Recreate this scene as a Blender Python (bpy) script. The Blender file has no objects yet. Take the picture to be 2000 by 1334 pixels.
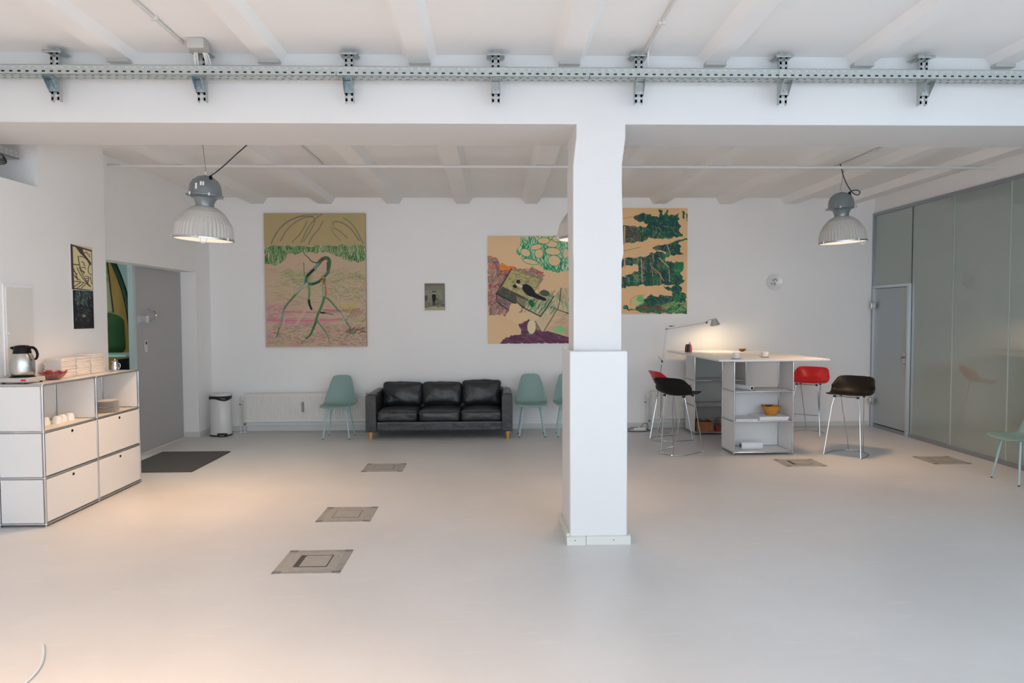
import bpy, math, random
import numpy as np
from mathutils import Vector, Matrix, noise
C = bpy.context.scene.collection
PI = math.pi
rnd = random.Random(7)

# ------------------------------------------------------------------ materials
def lin(c):
    return tuple((x / 12.92 if x <= .04045 else ((x + .055) / 1.055) ** 2.4) for x in c)
def s(r, g, b):
    return lin((r / 255, g / 255, b / 255))
def mat(name, col, rough=.5, metal=0., bump=0., bscale=40., var=0., vscale=3., spec=.5, emis=None, estr=0., coat=0., detail=4., trans=0., stretch=None, attr=None):
    m = bpy.data.materials.new(name); m.use_nodes = True
    nt = m.node_tree; N = nt.nodes; L = nt.links; b = N['Principled BSDF']
    b.inputs['Base Color'].default_value = (*col, 1)
    b.inputs['Roughness'].default_value = rough
    b.inputs['Metallic'].default_value = metal
    b.inputs['Specular IOR Level'].default_value = spec
    b.inputs['Coat Weight'].default_value = coat
    b.inputs['Transmission Weight'].default_value = trans
    if emis: 
        b.inputs['Emission Color'].default_value = (*emis, 1); b.inputs['Emission Strength'].default_value = estr
    if bump or var:
        tc = N.new('ShaderNodeTexCoord'); mp = N.new('ShaderNodeMapping')
        L.new(tc.outputs['Object'], mp.inputs['Vector'])
        if stretch: mp.inputs['Scale'].default_value = stretch
    if var:
        n = N.new('ShaderNodeTexNoise'); n.inputs['Scale'].default_value = vscale; n.inputs['Detail'].default_value = detail
        L.new(mp.outputs['Vector'], n.inputs['Vector'])
        r = N.new('ShaderNodeMapRange'); r.inputs['From Min'].default_value = .3; r.inputs['From Max'].default_value = .7
        r.inputs['To Min'].default_value = 1 - var; r.inputs['To Max'].default_value = 1 + var
        L.new(n.outputs['Fac'], r.inputs['Value'])
        vm = N.new('ShaderNodeVectorMath'); vm.operation = 'SCALE'; vm.inputs[0].default_value = col
        L.new(r.outputs['Result'], vm.inputs['Scale']); L.new(vm.outputs['Vector'], b.inputs['Base Color'])
    if bump:
        n2 = N.new('ShaderNodeTexNoise'); n2.inputs['Scale'].default_value = bscale; n2.inputs['Detail'].default_value = 5
        L.new(mp.outputs['Vector'], n2.inputs['Vector'])
        bp = N.new('ShaderNodeBump'); bp.inputs['Strength'].default_value = bump; bp.inputs['Distance'].default_value = .01
        L.new(n2.outputs['Fac'], bp.inputs['Height']); L.new(bp.outputs['Normal'], b.inputs['Normal'])
    if attr:
        a = N.new('ShaderNodeVertexColor'); a.layer_name = attr
        L.new(a.outputs['Color'], b.inputs['Base Color'])
    return m

M = {}
M['wall'] = mat('wall_paint', (.895, .885, .875), .75, bump=.06, bscale=60, var=.012, vscale=1.2)
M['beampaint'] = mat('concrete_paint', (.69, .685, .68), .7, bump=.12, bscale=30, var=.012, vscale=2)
M['ceil'] = mat('ceiling_paint', (.84, .83, .82), .8, bump=.08, bscale=25, var=.015, vscale=1.5)
M['pad'] = mat('rib_end_grey', (.48, .48, .46), .8)
M['base'] = mat('baseboard_paint', (.66, .66, .62), .45)
M['mint'] = mat('mint_wall_paint', (.62, .70, .675), .7)
M['chrome'] = mat('chrome', (.60, .61, .63), .12, 1.)
M['steel'] = mat('brushed_steel', (.55, .54, .52), .27, 1., bump=.15, bscale=8, stretch=(40, 40, 1))
M['zinc'] = mat('galvanised_zinc', (.46, .49, .485), .42, .7, var=.12, vscale=60, bump=.04, bscale=80)
M['zincblue'] = mat('blue_zinc_plate', (.31, .38, .41), .35, .6, var=.25, vscale=70)
M['dark'] = mat('dark_plastic', (.02, .02, .022), .4)
M['black'] = mat('black_plastic', (.008, .008, .008), .45, spec=.18)
M['white'] = mat('white_lacquer', (.75, .745, .74), .32)
M['whitep'] = mat('white_plastic', (.80, .79, .76), .4)
M['warmshelf'] = mat('cream_lacquer', (.80, .76, .66), .35)
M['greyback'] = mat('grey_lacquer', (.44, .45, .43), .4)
M['teal'] = mat('teal_plastic', s(132, 160, 155), .48, bump=.02, bscale=200)
M['tealm'] = mat('pale_teal_metal', s(170, 196, 198), .35)
M['red'] = mat('red_plastic', (.62, .008, .012), .28)
M['leather'] = mat('black_leather', (.020, .021, .022), .36, bump=.9, bscale=13, var=.15, vscale=12, spec=.6)
M['beech'] = mat('beech_wood', (.60, .30, .09), .4, var=.12, vscale=20, stretch=(1, 1, .1))
M['door'] = mat('grey_door_laminate', (.42, .415, .415), .36, bump=.015, bscale=90)
M['radw'] = mat('radiator_enamel', (.77, .75, .71), .35)
M['pipew'] = mat('pipe_enamel', (.66, .64, .61), .4)
M['brass'] = mat('brass', (.45, .28, .10), .35, .9)
M['housing'] = mat('grey_hammer_enamel', (.21, .24, .25), .25, .3, coat=.3)
M['cordm'] = mat('cord_rubber', (.02, .017, .017), .5)
M['wire'] = mat('wire_steel', (.25, .24, .23), .4, .8)
M['bagm'] = mat('black_bag', (.012, .012, .013), .3)
M['canm'] = mat('white_can_enamel', (.68, .68, .67), .25)
M['alu'] = mat('anodised_aluminium', (.36, .38, .41), .35, .8)
M['alulight'] = mat('light_aluminium', (.60, .64, .67), .35, .6)
M['glasswall'] = mat('satin_grey_green_glass', (.27, .325, .305), .02, spec=1., coat=.9)
M['glassdoor'] = mat('satin_door_glass', (.38, .43, .45), .12, spec=.5)
M['seam'] = mat('pale_glass_edge', (.42, .48, .45), .4)
M['seamdark'] = mat('dark_joint', (.08, .09, .09), .5)
M['boxm'] = mat('floor_box_steel', (.42, .41, .39), .42, .5, var=.12, vscale=18)
M['boxlid'] = mat('floor_box_lid', (.37, .365, .34), .5, .2, var=.1, vscale=30)
M['boxcorner'] = mat('floor_box_corner', (.17, .16, .145), .5)
M['boxdark'] = mat('floor_box_gap', (.06, .055, .05), .6)
M['matm'] = mat('charcoal_coir', (.085, .080, .080), .95, bump=.8, bscale=260, var=.25, vscale=160)
M['paper'] = mat('paper', (.80, .76, .71), .7)
M['paperw'] = mat('white_paper', (.80, .80, .83), .6)
M['bowlo'] = mat('ochre_wooden_bowl', (.60, .25, .035), .45, var=.08, vscale=14)
M['candy'] = mat('red_wrapper', (.42, .03, .03), .35, var=.3, vscale=50)
M['cupw'] = mat('white_porcelain', (.80, .80, .78), .15, coat=.5)
M['cuprim'] = mat('plate_brown_rim', (.36, .24, .17), .3)
M['cart'] = mat('brown_cardboard', (.33, .14, .05), .7, var=.15, vscale=8)
M['cartred'] = mat('red_packet', (.35, .02, .02), .4)
M['hot'] = mat('grey_hotplate', (.50, .47, .44), .4)
M['orange'] = mat('orange_plastic', (.80, .10, .03), .35)
M['navy'] = mat('navy_plastic', (.012, .02, .08), .4)
M['switch'] = mat('panel_paint', (.79, .775, .735), .5)
M['gold'] = mat('copper_glass', (.35, .12, .05), .12, .8)
M['lampw'] = mat('satin_lamp_aluminium', (.55, .55, .53), .3, .6)

def emit(name, col, strg):
    m = bpy.data.materials.new(name); m.use_nodes = True
    nt = m.node_tree; nt.nodes.clear()
    e = nt.nodes.new('ShaderNodeEmission'); o = nt.nodes.new('ShaderNodeOutputMaterial')
    e.inputs[0].default_value = (*col, 1); e.inputs[1].default_value = strg
    nt.links.new(e.outputs[0], o.inputs[0]); return m
LAMP = 190.
M['diffuser'] = emit('lit_lamp_glass', (1, .84, .66), 1.02)
M['taskglow'] = emit('lit_task_bulb', (1, .72, .42), 130.)
M['roomglow'] = emit('added_room_glow', (.84, 1, .95), 20.)

def shade_glass():
    m = bpy.data.materials.new('prismatic_lamp_shade'); m.use_nodes = True
    nt = m.node_tree; N = nt.nodes; L = nt.links; N.clear()
    o = N.new('ShaderNodeOutputMaterial')
    p = N.new('ShaderNodeBsdfPrincipled'); p.inputs['Base Color'].default_value = (.60, .58, .54, 1); p.inputs['Roughness'].default_value = .22
    t = N.new('ShaderNodeBsdfTranslucent'); t.inputs['Color'].default_value = (.5, .46, .40, 1)
    mx = N.new('ShaderNodeMixShader'); mx.inputs[0].default_value = .12
    L.new(p.outputs[0], mx.inputs[1]); L.new(t.outputs[0], mx.inputs[2]); L.new(mx.outputs[0], o.inputs[0])
    return m
M['shade'] = shade_glass()
M['clear'] = mat('clear_acrylic', (.9, .9, .9), .05, trans=.9)

def floor_mat():
    m = bpy.data.materials.new('painted_concrete_floor'); m.use_nodes = True
    nt = m.node_tree; N = nt.nodes; L = nt.links; b = N['Principled BSDF']
    tc = N.new('ShaderNodeTexCoord')
    n = N.new('ShaderNodeTexNoise'); n.inputs['Scale'].default_value = .9; n.inputs['Detail'].default_value = 7; n.inputs['Roughness'].default_value = .62
    n2 = N.new('ShaderNodeTexNoise'); n2.inputs['Scale'].default_value = 6; n2.inputs['Detail'].default_value = 6
    mp = N.new('ShaderNodeMapping'); mp.inputs['Scale'].default_value = (.5, 2.2, 1)
    L.new(tc.outputs['Object'], n.inputs['Vector']); L.new(tc.outputs['Object'], mp.inputs['Vector']); L.new(mp.outputs['Vector'], n2.inputs['Vector'])
    r = N.new('ShaderNodeValToRGB'); e = r.color_ramp.elements
    e[0].position = .34; e[0].color = (.575, .58, .583, 1); e[1].position = .68; e[1].color = (.635, .64, .645, 1)
    L.new(n.outputs['Fac'], r.inputs['Fac'])
    r2 = N.new('ShaderNodeValToRGB'); e = r2.color_ramp.elements
    e[0].position = .62; e[0].color = (0, 0, 0, 1); e[1].position = .82; e[1].color = (1, 1, 1, 1)
    L.new(n2.outputs['Fac'], r2.inputs['Fac'])
    mx = N.new('ShaderNodeMixRGB'); mx.inputs['Color2'].default_value = (.72, .72, .72, 1)
    mm = N.new('ShaderNodeMath'); mm.operation = 'MULTIPLY'; mm.inputs[1].default_value = .55
    L.new(r2.outputs['Color'], mm.inputs[0]); L.new(mm.outputs[0], mx.inputs['Fac']); L.new(r.outputs['Color'], mx.inputs['Color1'])
    L.new(mx.outputs['Color'], b.inputs['Base Color'])
    rr = N.new('ShaderNodeMapRange'); rr.inputs['To Min'].default_value = .30; rr.inputs['To Max'].default_value = .44
    L.new(n.outputs['Fac'], rr.inputs['Value']); L.new(rr.outputs['Result'], b.inputs['Roughness'])
    b.inputs['Specular IOR Level'].default_value = .45
    return m
M['floor'] = floor_mat()

def tray_mat(name, holes):
    """galvanised sheet with slotted holes, in object space; holes: list of (axis, centre, halfwidth, pitch offset)"""
    m = mat(name, (.44, .475, .465), .45, .5, var=.08, vscale=50)
    nt = m.node_tree; N = nt.nodes; L = nt.links
    out = [x for x in N if x.type == 'OUTPUT_MATERIAL'][0]; b = N['Principled BSDF']
    tc = N.new('ShaderNodeTexCoord'); sp = N.new('ShaderNodeSeparateXYZ'); L.new(tc.outputs['Object'], sp.inputs[0])
    def mth(op, a, b_=None, c=None):
        x = N.new('ShaderNodeMath'); x.operation = op
        for i, v in enumerate((a, b_, c)):
            if v is None: continue
            if isinstance(v, (int, float)): x.inputs[i].default_value = v
            else: L.new(v, x.inputs[i])
        return x.outputs[0]
    tot = None
    for ax, ce, hw, off in holes:
        fx = mth('FRACT', mth('DIVIDE', mth('ADD', sp.outputs['X'], 50 + off), .0525))
        a = mth('LESS_THAN', fx, .42)
        z = mth('COMPARE', sp.outputs[ax], ce, hw)
        h = mth('MULTIPLY', a, z)
        tot = h if tot is None else mth('MAXIMUM', tot, h)
    tr = N.new('ShaderNodeBsdfTransparent'); mx = N.new('ShaderNodeMixShader')
    L.new(tot, mx.inputs[0]); L.new(b.outputs[0], mx.inputs[1]); L.new(tr.outputs[0], mx.inputs[2]); L.new(mx.outputs[0], out.inputs[0])
    return m

# ------------------------------------------------------------------ mesh builder
class MB:
    def __init__(self): self.v = []; self.f = []; self.m = []
    def add(self, vs, fs, mi=0):
        n = len(self.v); self.v += [tuple(map(float, p)) for p in vs]
        self.f += [tuple(n + i for i in f) for f in fs]; self.m += [mi] * len(fs); return self
    def box(self, x0, x1, y0, y1, z0, z1, mi=0):
        vs = [(x, y, z) for z in (z0, z1) for y in (y0, y1) for x in (x0, x1)]
        return self.add(vs, [(0, 2, 3, 1), (4, 5, 7, 6), (0, 1, 5, 4), (2, 6, 7, 3), (0, 4, 6, 2), (1, 3, 7, 5)], mi)
    def prism(self, poly, a0, a1, axis='y', mi=0):
        def p3(p, a): return {'x': (a, p[0], p[1]), 'y': (p[0], a, p[1]), 'z': (p[0], p[1], a)}[axis]
        n = len(poly); vs = [p3(p, a0) for p in poly] + [p3(p, a1) for p in poly]
        fs = [tuple(range(n)), tuple(range(2 * n - 1, n - 1, -1))] + [(i, i + n, (i + 1) % n + n, (i + 1) % n) for i in range(n)]
        return self.add(vs, fs, mi)
    def loft(self, rings, closed=True, cap=True, mi=0):
        n = len(rings[0]); vs = [p for r in rings for p in r]; fs = []
        for k in range(len(rings) - 1):
            for i in range(n if closed else n - 1):
                j = (i + 1) % n
                fs.append((k * n + i, k * n + j, (k + 1) * n + j, (k + 1) * n + i))
        if cap: fs += [tuple(range(n - 1, -1, -1)), tuple(range((len(rings) - 1) * n, len(rings) * n))]
        return self.add(vs, fs, mi)
    def lathe(self, prof, c=(0, 0, 0), seg=32, mi=0, axis='z', cap=True, flute=None):
        rings = []
        for r, h in prof:
            ring = []
            for i in range(seg):
                a = 2 * PI * i / seg; rr = max(r, 1e-4)
                if flute and flute[0] < h < flute[1]: rr *= 1 + flute[2] * (i % 2)
                x, y = rr * math.cos(a), rr * math.sin(a)
                p = {'z': (x, y, h), 'x': (h, x, y), 'y': (x, h, y)}[axis]
                ring.append((p[0] + c[0], p[1] + c[1], p[2] + c[2]))
            rings.append(ring)
        return self.loft(rings, True, cap, mi)
    def tube(self, pts, r, seg=8, closed=False, mi=0, smooth=0):
        P = [Vector(p) for p in pts]
        for _ in range(smooth):
            Q = [P[0]] if not closed else []
            for i in range(len(P) - (0 if closed else 1)):
                a, b = P[i], P[(i + 1) % len(P)]
                Q += [a.lerp(b, .25), a.lerp(b, .75)]
            if not closed: Q.append(P[-1])
            P = Q
        n = len(P); rs = r if isinstance(r, (list, tuple)) else [r] * n
        if len(rs) != n: rs = [rs[0] + (rs[-1] - rs[0]) * i / (n - 1) for i in range(n)]
        T = []
        for i in range(n):
            if closed: t = P[(i + 1) % n] - P[i - 1]
            else: t = P[min(i + 1, n - 1)] - P[max(i - 1, 0)]
            T.append(t.normalized() if t.length > 1e-9 else Vector((0, 0, 1)))
        u = T[0].orthogonal().normalized(); rings = []
        for i in range(n):
            if i: u = (u - T[i] * u.dot(T[i])); u = u.normalized() if u.length > 1e-6 else T[i].orthogonal().normalized()
            w = T[i].cross(u)
            rings.append([tuple(P[i] + (u * math.cos(2 * PI * k / seg) + w * math.sin(2 * PI * k / seg)) * rs[i]) for k in range(seg)])
        if closed: rings.append(rings[0])
        return self.loft(rings, True, not closed, mi)
    def pillow(self, c, half, r, n=10, bulge=(0, 0, 0), amp=0., freq=6., seed=0, mi=0):
        c = Vector(c); hx, hy, hz = half
        for ax in range(3):
            for sg in (-1, 1):
                vs = []
                for j in range(n + 1):
                    for i in range(n + 1):
                        a, b = -1 + 2 * i / n, -1 + 2 * j / n
                        p = [0, 0, 0]; p[ax] = sg; p[(ax + 1) % 3] = a * sg; p[(ax + 2) % 3] = b
                        q = Vector((p[0] * hx, p[1] * hy, p[2] * hz))
                        k = Vector((max(-hx + r, min(hx - r, q.x)), max(-hy + r, min(hy - r, q.y)), max(-hz + r, min(hz - r, q.z))))
                        d = q - k
                        if d.length > 1e-9: q = k + d.normalized() * r
                        u = [1 - p[t] ** 2 for t in range(3)]
                        q += Vector((bulge[0] * p[0] * u[1] * u[2], bulge[1] * p[1] * u[0] * u[2], bulge[2] * p[2] * u[0] * u[1]))
                        if amp:
                            nv = noise.noise(Vector((q.x * freq + seed * 7.3, q.y * freq, q.z * freq)))
                            q += (q.normalized() if q.length else Vector()) * nv * amp
                        vs.append(q + c)
                fs = [(j * (n + 1) + i, j * (n + 1) + i + 1, (j + 1) * (n + 1) + i + 1, (j + 1) * (n + 1) + i) for j in range(n) for i in range(n)]
                self.add(vs, fs, mi)
        return self
    def build(self, name, mats, parent=None, bevel=0., angle=35, solid=0., sub=0, loc=None, rot=None, weld=False, label=None):
        me = bpy.data.meshes.new(name); me.from_pydata(self.v, [], self.f)
        if not isinstance(mats, (list, tuple)): mats = [mats]
        for m in mats: me.materials.append(M[m] if isinstance(m, str) else m)
        if len(mats) > 1: me.polygons.foreach_set('material_index', self.m)
        import bmesh
        bm = bmesh.new(); bm.from_mesh(me)
        if weld: bmesh.ops.remove_doubles(bm, verts=bm.verts, dist=1e-5)
        bmesh.ops.recalc_face_normals(bm, faces=bm.faces); bm.to_mesh(me); bm.free()
        me.polygons.foreach_set('use_smooth', [True] * len(me.polygons)); me.set_sharp_from_angle(angle=math.radians(angle))
        o = bpy.data.objects.new(name, me); C.objects.link(o)
        if solid:
            md = o.modifiers.new('s', 'SOLIDIFY'); md.thickness = solid; md.offset = 0
        if sub:
            md = o.modifiers.new('u', 'SUBSURF'); md.levels = sub; md.render_levels = sub
        if bevel:
            md = o.modifiers.new('b', 'BEVEL'); md.width = bevel; md.segments = 2; md.limit_method = 'ANGLE'; md.harden_normals = False
        if loc: o.location = loc
        if rot: o.rotation_euler = rot
        if parent: o.parent = parent
        if label: o['label'] = label
        return o

def bx(*a): return MB().box(*a)
def tag(o, label=None, cat=None, group=None, kind=None):
    if label: o['label'] = label
    if cat: o['category'] = cat
    if group: o['group'] = group
    if kind: o['kind'] = kind
    return o
def thing(name, label, cat, loc=(0, 0, 0), rz=0., group=None):
    o = bpy.data.objects.new(name, None); o.empty_display_size = .1; C.objects.link(o)
    o.location = loc; o.rotation_euler = (0, 0, rz); return tag(o, label, cat, group)
def copy_tree(o, parent=None):
    c = o.copy(); C.objects.link(c); c.parent = parent
    for ch in list(o.children): copy_tree(ch, c)
    return c
def dup(o, loc, rz=0., label=None, group=None):
    c = copy_tree(o); c.location = loc; c.rotation_euler = (0, 0, rz)
    if label: c['label'] = label
    if group: c['group'] = group
    return c
def struct(name, mb, m, label=None, bevel=0., parent=None, angle=35):
    o = mb.build(name, m, parent, bevel=bevel, angle=angle)
    if not parent: o['kind'] = 'structure'
    if label: o['label'] = label
    return o

# ------------------------------------------------------------------ camera
cam = bpy.data.cameras.new('camera'); cam.lens = 24; cam.sensor_width = 36; cam.clip_start = .05
co = bpy.data.objects.new('camera', cam); C.objects.link(co); bpy.context.scene.camera = co
R = Matrix(((0.9996079018288737, 0.004998039509144368, -0.027551083505771057),
            (-0.027725181475462962, 0.03896511991146146, -0.9988558623457332),
            (-0.003918789791451384, 0.9992280715789316, 0.03908841331161902)))
# columns of the world-from-camera matrix are the camera axes in world space
co.matrix_world = Matrix.Translation((0, 0, 1.61)) @ R.to_4x4()

# ------------------------------------------------------------------ room shell
XL, XH, XR, YB, YF = -3.80, -3.92, 5.42, 9.60, -1.3
ZC1, ZC2 = 3.425, 3.243          # ceiling of front bay / back bay
GY0, GY1, GZ = 4.85, 5.48, 2.95  # girder
struct('floor', bx(-7.2, 7.2, YF - .2, 10.3, -.15, 0), 'floor')
struct('ceiling', MB().box(-4.6, 7.1, YF - .2, GY1 - .2, ZC1, ZC1 + .2).box(-4.6, 7.1, GY1 - .2, YB + .3, ZC2, ZC2 + .38), 'ceil')
struct('wall_back', bx(-4.3, 5.7, YB, YB + .25, 0, ZC2 + .1), 'wall')
# left wall, nearer part with the upper niche
wl = MB()
wl.box(-4.13, XL, YF, 6.84, 0, 2.69).box(-4.13, XL, YF, 5.0, 2.69, ZC1 + .1).box(-4.13, XL, 5.87, 6.84, 2.69, ZC2 + .05)
wl.box(-4.45, -4.13, 4.9, 6.0, 2.55, 2.69).box(-4.5, -4.45, 4.9, 6.0, 2.5, 3.4).box(-4.45, -4.13, 5.87, 6.0, 2.69, 3.4).box(-4.45, -4.13, 4.8, 5.0, 2.5, 3.4)
wl.box(-4.13, XH, 6.84, 9.15, 2.19, ZC2 + .05).box(-4.35, XH, 9.15, YB, 0, ZC2 + .05)
struct('wall_left', wl, 'wall')
# right wall: band over the glass and solid front part
wr = MB().box(XR, XR + .25, 4.0, YB, 3.02, ZC1 + .1).box(XR, XR + .25, YF, 4.0, 0, .8).box(XR, XR + .25, YF, 4.0, 3.1, ZC1 + .1)
wr.box(XR, XR + .25, 2.9, 4.0, .8, 3.1).box(XR, XR + .25, YF, -1.3, .8, 3.1).box(XR, XR + .25, .7, .9, .8, 3.1)
struct('wall_right', wr, 'wall')
# front wall behind the camera with three windows
wf = MB().box(-4.1, 5.65, YF - .2, YF, 0, .15).box(-4.1, 5.65, YF - .2, YF, 3.15, ZC1 + .1)
wins = [(-3.2, -.9), (-.4, 2.3), (2.6, 5.2)]
xs = [-4.1] + [v for w in wins for v in w] + [5.65]
for i in range(0, len(xs), 2): wf.box(xs[i], xs[i + 1], YF - .2, YF, .15, 3.15)
struct('wall_front', wf, 'wall')
wn = 0
for (a, b) in wins:
    wn += 1
    w = MB()
    for z in (.15, 1.6, 3.10): w.box(a, b, YF - .14, YF - .08, z, z + .05)
    for x in (a, (a + b) / 2 - .025, b - .05): w.box(x, x + .05, YF - .14, YF - .08, .15, 3.15)
    struct('window_%d' % wn, w, 'alu')
for (a, b) in [(-1.3, .7), (.9, 2.9)]:
    wn += 1
    w = MB()
    for z in (.8, 3.05): w.box(XR + .08, XR + .14, a, b, z, z + .05)
    for y in (a, (a + b) / 2, b - .05): w.box(XR + .08, XR + .14, y, y + .05, .8, 3.1)
    struct('window_%d' % wn, w, 'alu')

# girder and pillar
g = MB().box(-4.0, 5.45, GY0, GY1, GZ, ZC1 + .02)
struct('ceiling_beam', g, 'beampaint', bevel=.006)
p = MB()
def rect(x0, x1, y0, y1, z): return [(x0, y0, z), (x1, y0, z), (x1, y1, z), (x0, y1, z)]
p.loft([rect(.572, .917, 4.85, 5.16, 1.30), rect(.572, .917, 4.85, 5.16, 1.98), rect(.569, .930, 4.85, 5.16, 2.04), rect(.569, .917, 4.85, 5.22, 2.55), rect(.570, .918, 4.85, 5.24, 2.67), rect(.592, .942, 4.85, 5.36, 2.86), rect(.592, .942, 4.85, 5.40, GZ + .01)])
struct('pillar', p, 'beampaint', bevel=.006)
M['casing'] = mat('casing_paint', (.69, .695, .70), .5)
struct('trim_1', bx(.531, .935, 4.72, 5.24, 0, 1.355), 'casing', 'square white boxed casing round the foot of the pillar', bevel=.008)
tb = MB().box(.507, .640, 4.69, 4.72, 0, .058).box(.643, .955, 4.692, 4.72, 0, .06).box(.507, .531, 4.72, 5.26, 0, .075).box(.935, .958, 4.72, 5.26, 0, .062)
for x in (.565, .835): tb.lathe([(.004, 4.687), (.004, 4.692)], (x, 0, .035), 8, 1, 'y')
struct('baseboard_pillar', tb, ['base', 'dark'], bevel=.002)

# ribs
for i, xc in enumerate([-3.61, -2.553, -1.534, -.50, .541, 1.567, 2.615, 3.63, 4.66]):
    r_ = MB(); zb = 3.372; hw = .072; so = .055
    r_.prism([(xc - hw, zb), (xc + hw, zb), (xc + hw + so, ZC1 + .01), (xc - hw - so, ZC1 + .01)], YF, GY0 + .01)
    r_.box(xc - hw, xc + hw, GY0 - .055, GY0 + .01, zb - .024, zb + .001, 1)  # plain grey block under the rib end, against the girder
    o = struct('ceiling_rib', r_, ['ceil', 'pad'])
for i, xc in enumerate([-3.25, -2.32, -1.383, -.417, .541, 1.46, 2.343, 3.286, 4.206, 5.05]):
    zb = 3.157; hw = .088; so = .06
    r_ = MB().prism([(xc - hw, zb), (xc + hw, zb), (xc + hw + so, ZC2 + .01), (xc - hw - so, ZC2 + .01)], GY1 - .01, YB + .01)
    struct('ceiling_rib', r_, 'ceil')

# baseboards
struct('baseboard_back', MB().box(XH, XR - .06, YB - .018, YB, 0, .07).box(-3.45, -1.6, YB - .026, YB - .018, .0, .078), 'base', bevel=.003)
struct('baseboard_left', MB().box(XH, XH + .016, 9.15, YB - .018, 0, .07).box(-4.1, XH + .016, 9.134, 9.15, 0, .07).box(XL, XL + .016, YF, 6.84, 0, .07), 'base', bevel=.003)

# unseen backing walls, added to stop light leaking round the glass
struct('wall_leak_backing', MB().box(7.0, 7.2, 3.7, 9.9, 0, 3.5).box(XR + .25, 7.2, 3.5, 3.7, 0, 3.5).box(XR + .25, 7.2, YB, YB + .2, 0, 3.5), 'wall')
# side room behind the opening
sr = MB().box(-7.2, -4.35, 9.95, 10.15, 0, 2.9).box(-7.2, -7.0, 6.2, 10, 0, 2.9).box(-7.2, -4.13, 6.0, 6.2, 0, 2.9).box(-4.35, -4.30, 9.15, 10.0, 0, 2.9)
sr.box(-7.2, -4.13, 6.0, 10.15, 2.9, 3.0)
struct('wall_side_room', sr, 'mint')
cl = thing('added_room_light', 'flat square ceiling light in the side room behind the opening', 'lamp', (-5.6, 7.6, 2.9))  # glowing panel added out of view to light the side room
bx(-.32, .32, -.32, .32, -.04, 0).build('frame', 'alu', cl); bx(-.3, .3, -.3, .3, -.05, -.041).build('diffuser', 'roomglow', cl)

# grey sliding door
d1 = bx(-4.16, -4.12, 7.985, 9.15, .012, 2.185).build('door_1', 'door', bevel=.003); d1['kind'] = 'structure'
MB().box(-4.17, -4.11, 7.93, 7.985, 0, 2.19).build('door_frame', 'alulight', d1)
h = MB().box(-4.118, -4.07, 8.12, 8.20, 1.535, 1.615, 0).tube([(-4.10, 8.19, 1.56), (-4.05, 8.30, 1.56), (-4.05, 8.335, 1.60), (-4.05, 8.325, 1.665), (-4.10, 8.25, 1.69)], .009, 8, smooth=2, mi=0)
h.build('door_handle', 'chrome', d1)
h = MB().box(-4.119, -4.112, 8.17, 8.235, 1.185, 1.325, 0).box(-4.112, -4.108, 8.188, 8.216, 1.275, 1.31, 1)
h.build('door_lock_plate', ['pipew', 'dark'], d1)
struct('trim_2', MB().box(-4.17, -4.09, 6.84, 9.15, 0, .012).box(-4.20, -4.16, 7.95, 9.15, 0, .02), 'base', 'pale threshold strip under the grey door')

# ------------------------------------------------------------------ glass wall on the right
ys = [9.60, 8.70, 7.90, 7.02, 6.13, 5.20, 4.0]
tr = MB().box(XR - .03, XR + .03, 4.0, YB, 0, .045).box(XR - .03, XR + .03, 4.0, YB, 2.985, 3.025).box(XR - .03, XR + .03, YB - .05, YB, .045, 2.985)
struct('trim_3', tr, 'alu', 'grey aluminium channel round the glass wall', bevel=.003)
for k in range(len(ys) - 1):
    y1, y0 = ys[k], ys[k + 1]
    z0 = 2.0 if k == 0 else .045
    wn += 1
    o = bx(XR - .006, XR + .006, y0 + .006, y1 - (.05 if k == 0 else .006), z0, 2.985).build('window_%d' % wn, 'glasswall'); o['kind'] = 'structure'
    if k == 0: o['label'] = 'satin glass pane above the glass door'
    MB().box(XR - .012, XR + .012, y0 - .006, y0 + .006, .045, 2.985, 0 if k else 1).build('window_joint', ['seam', 'seamdark'], o)
dr = bx(XR - .012, XR + .004, 8.745, YB - .085, .055, 1.955).build('door_2', 'glassdoor'); dr['kind'] = 'structure'
f = MB().box(XR - .045, XR + .02, 8.695, 8.74, .0, 2.0).box(XR - .045, XR + .02, 8.74, YB - .05, 1.96, 2.0).box(XR - .045, XR + .02, YB - .085, YB - .05, 0, 1.96)
f.build('door_frame', 'alulight', dr, bevel=.003)
for z in (.37, 1.72):
    hg = MB().box(XR - .075, XR - .046, YB - .15, YB - .06, z - .045, z + .045).lathe([(.012, z - .05), (.012, z + .05)], (XR - .082, YB - .10, 0), 10)
    hg.build('hinge', 'steel', dr, bevel=.003)
h = MB().box(XR - .03, XR - .012, 8.77, 8.83, .90, 1.10, 0).tube([(XR - .03, 8.80, 1.03), (XR - .075, 8.80, 1.03), (XR - .078, 8.82, 1.03), (XR - .072, 8.93, 1.03)], .010, 8, mi=0)
h.lathe([(.008, XR - .034), (.008, XR - .030)], (0, 8.80, .94), 10, 1, 'x')
h.build('door_handle', ['steel', 'dark'], dr)

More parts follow.
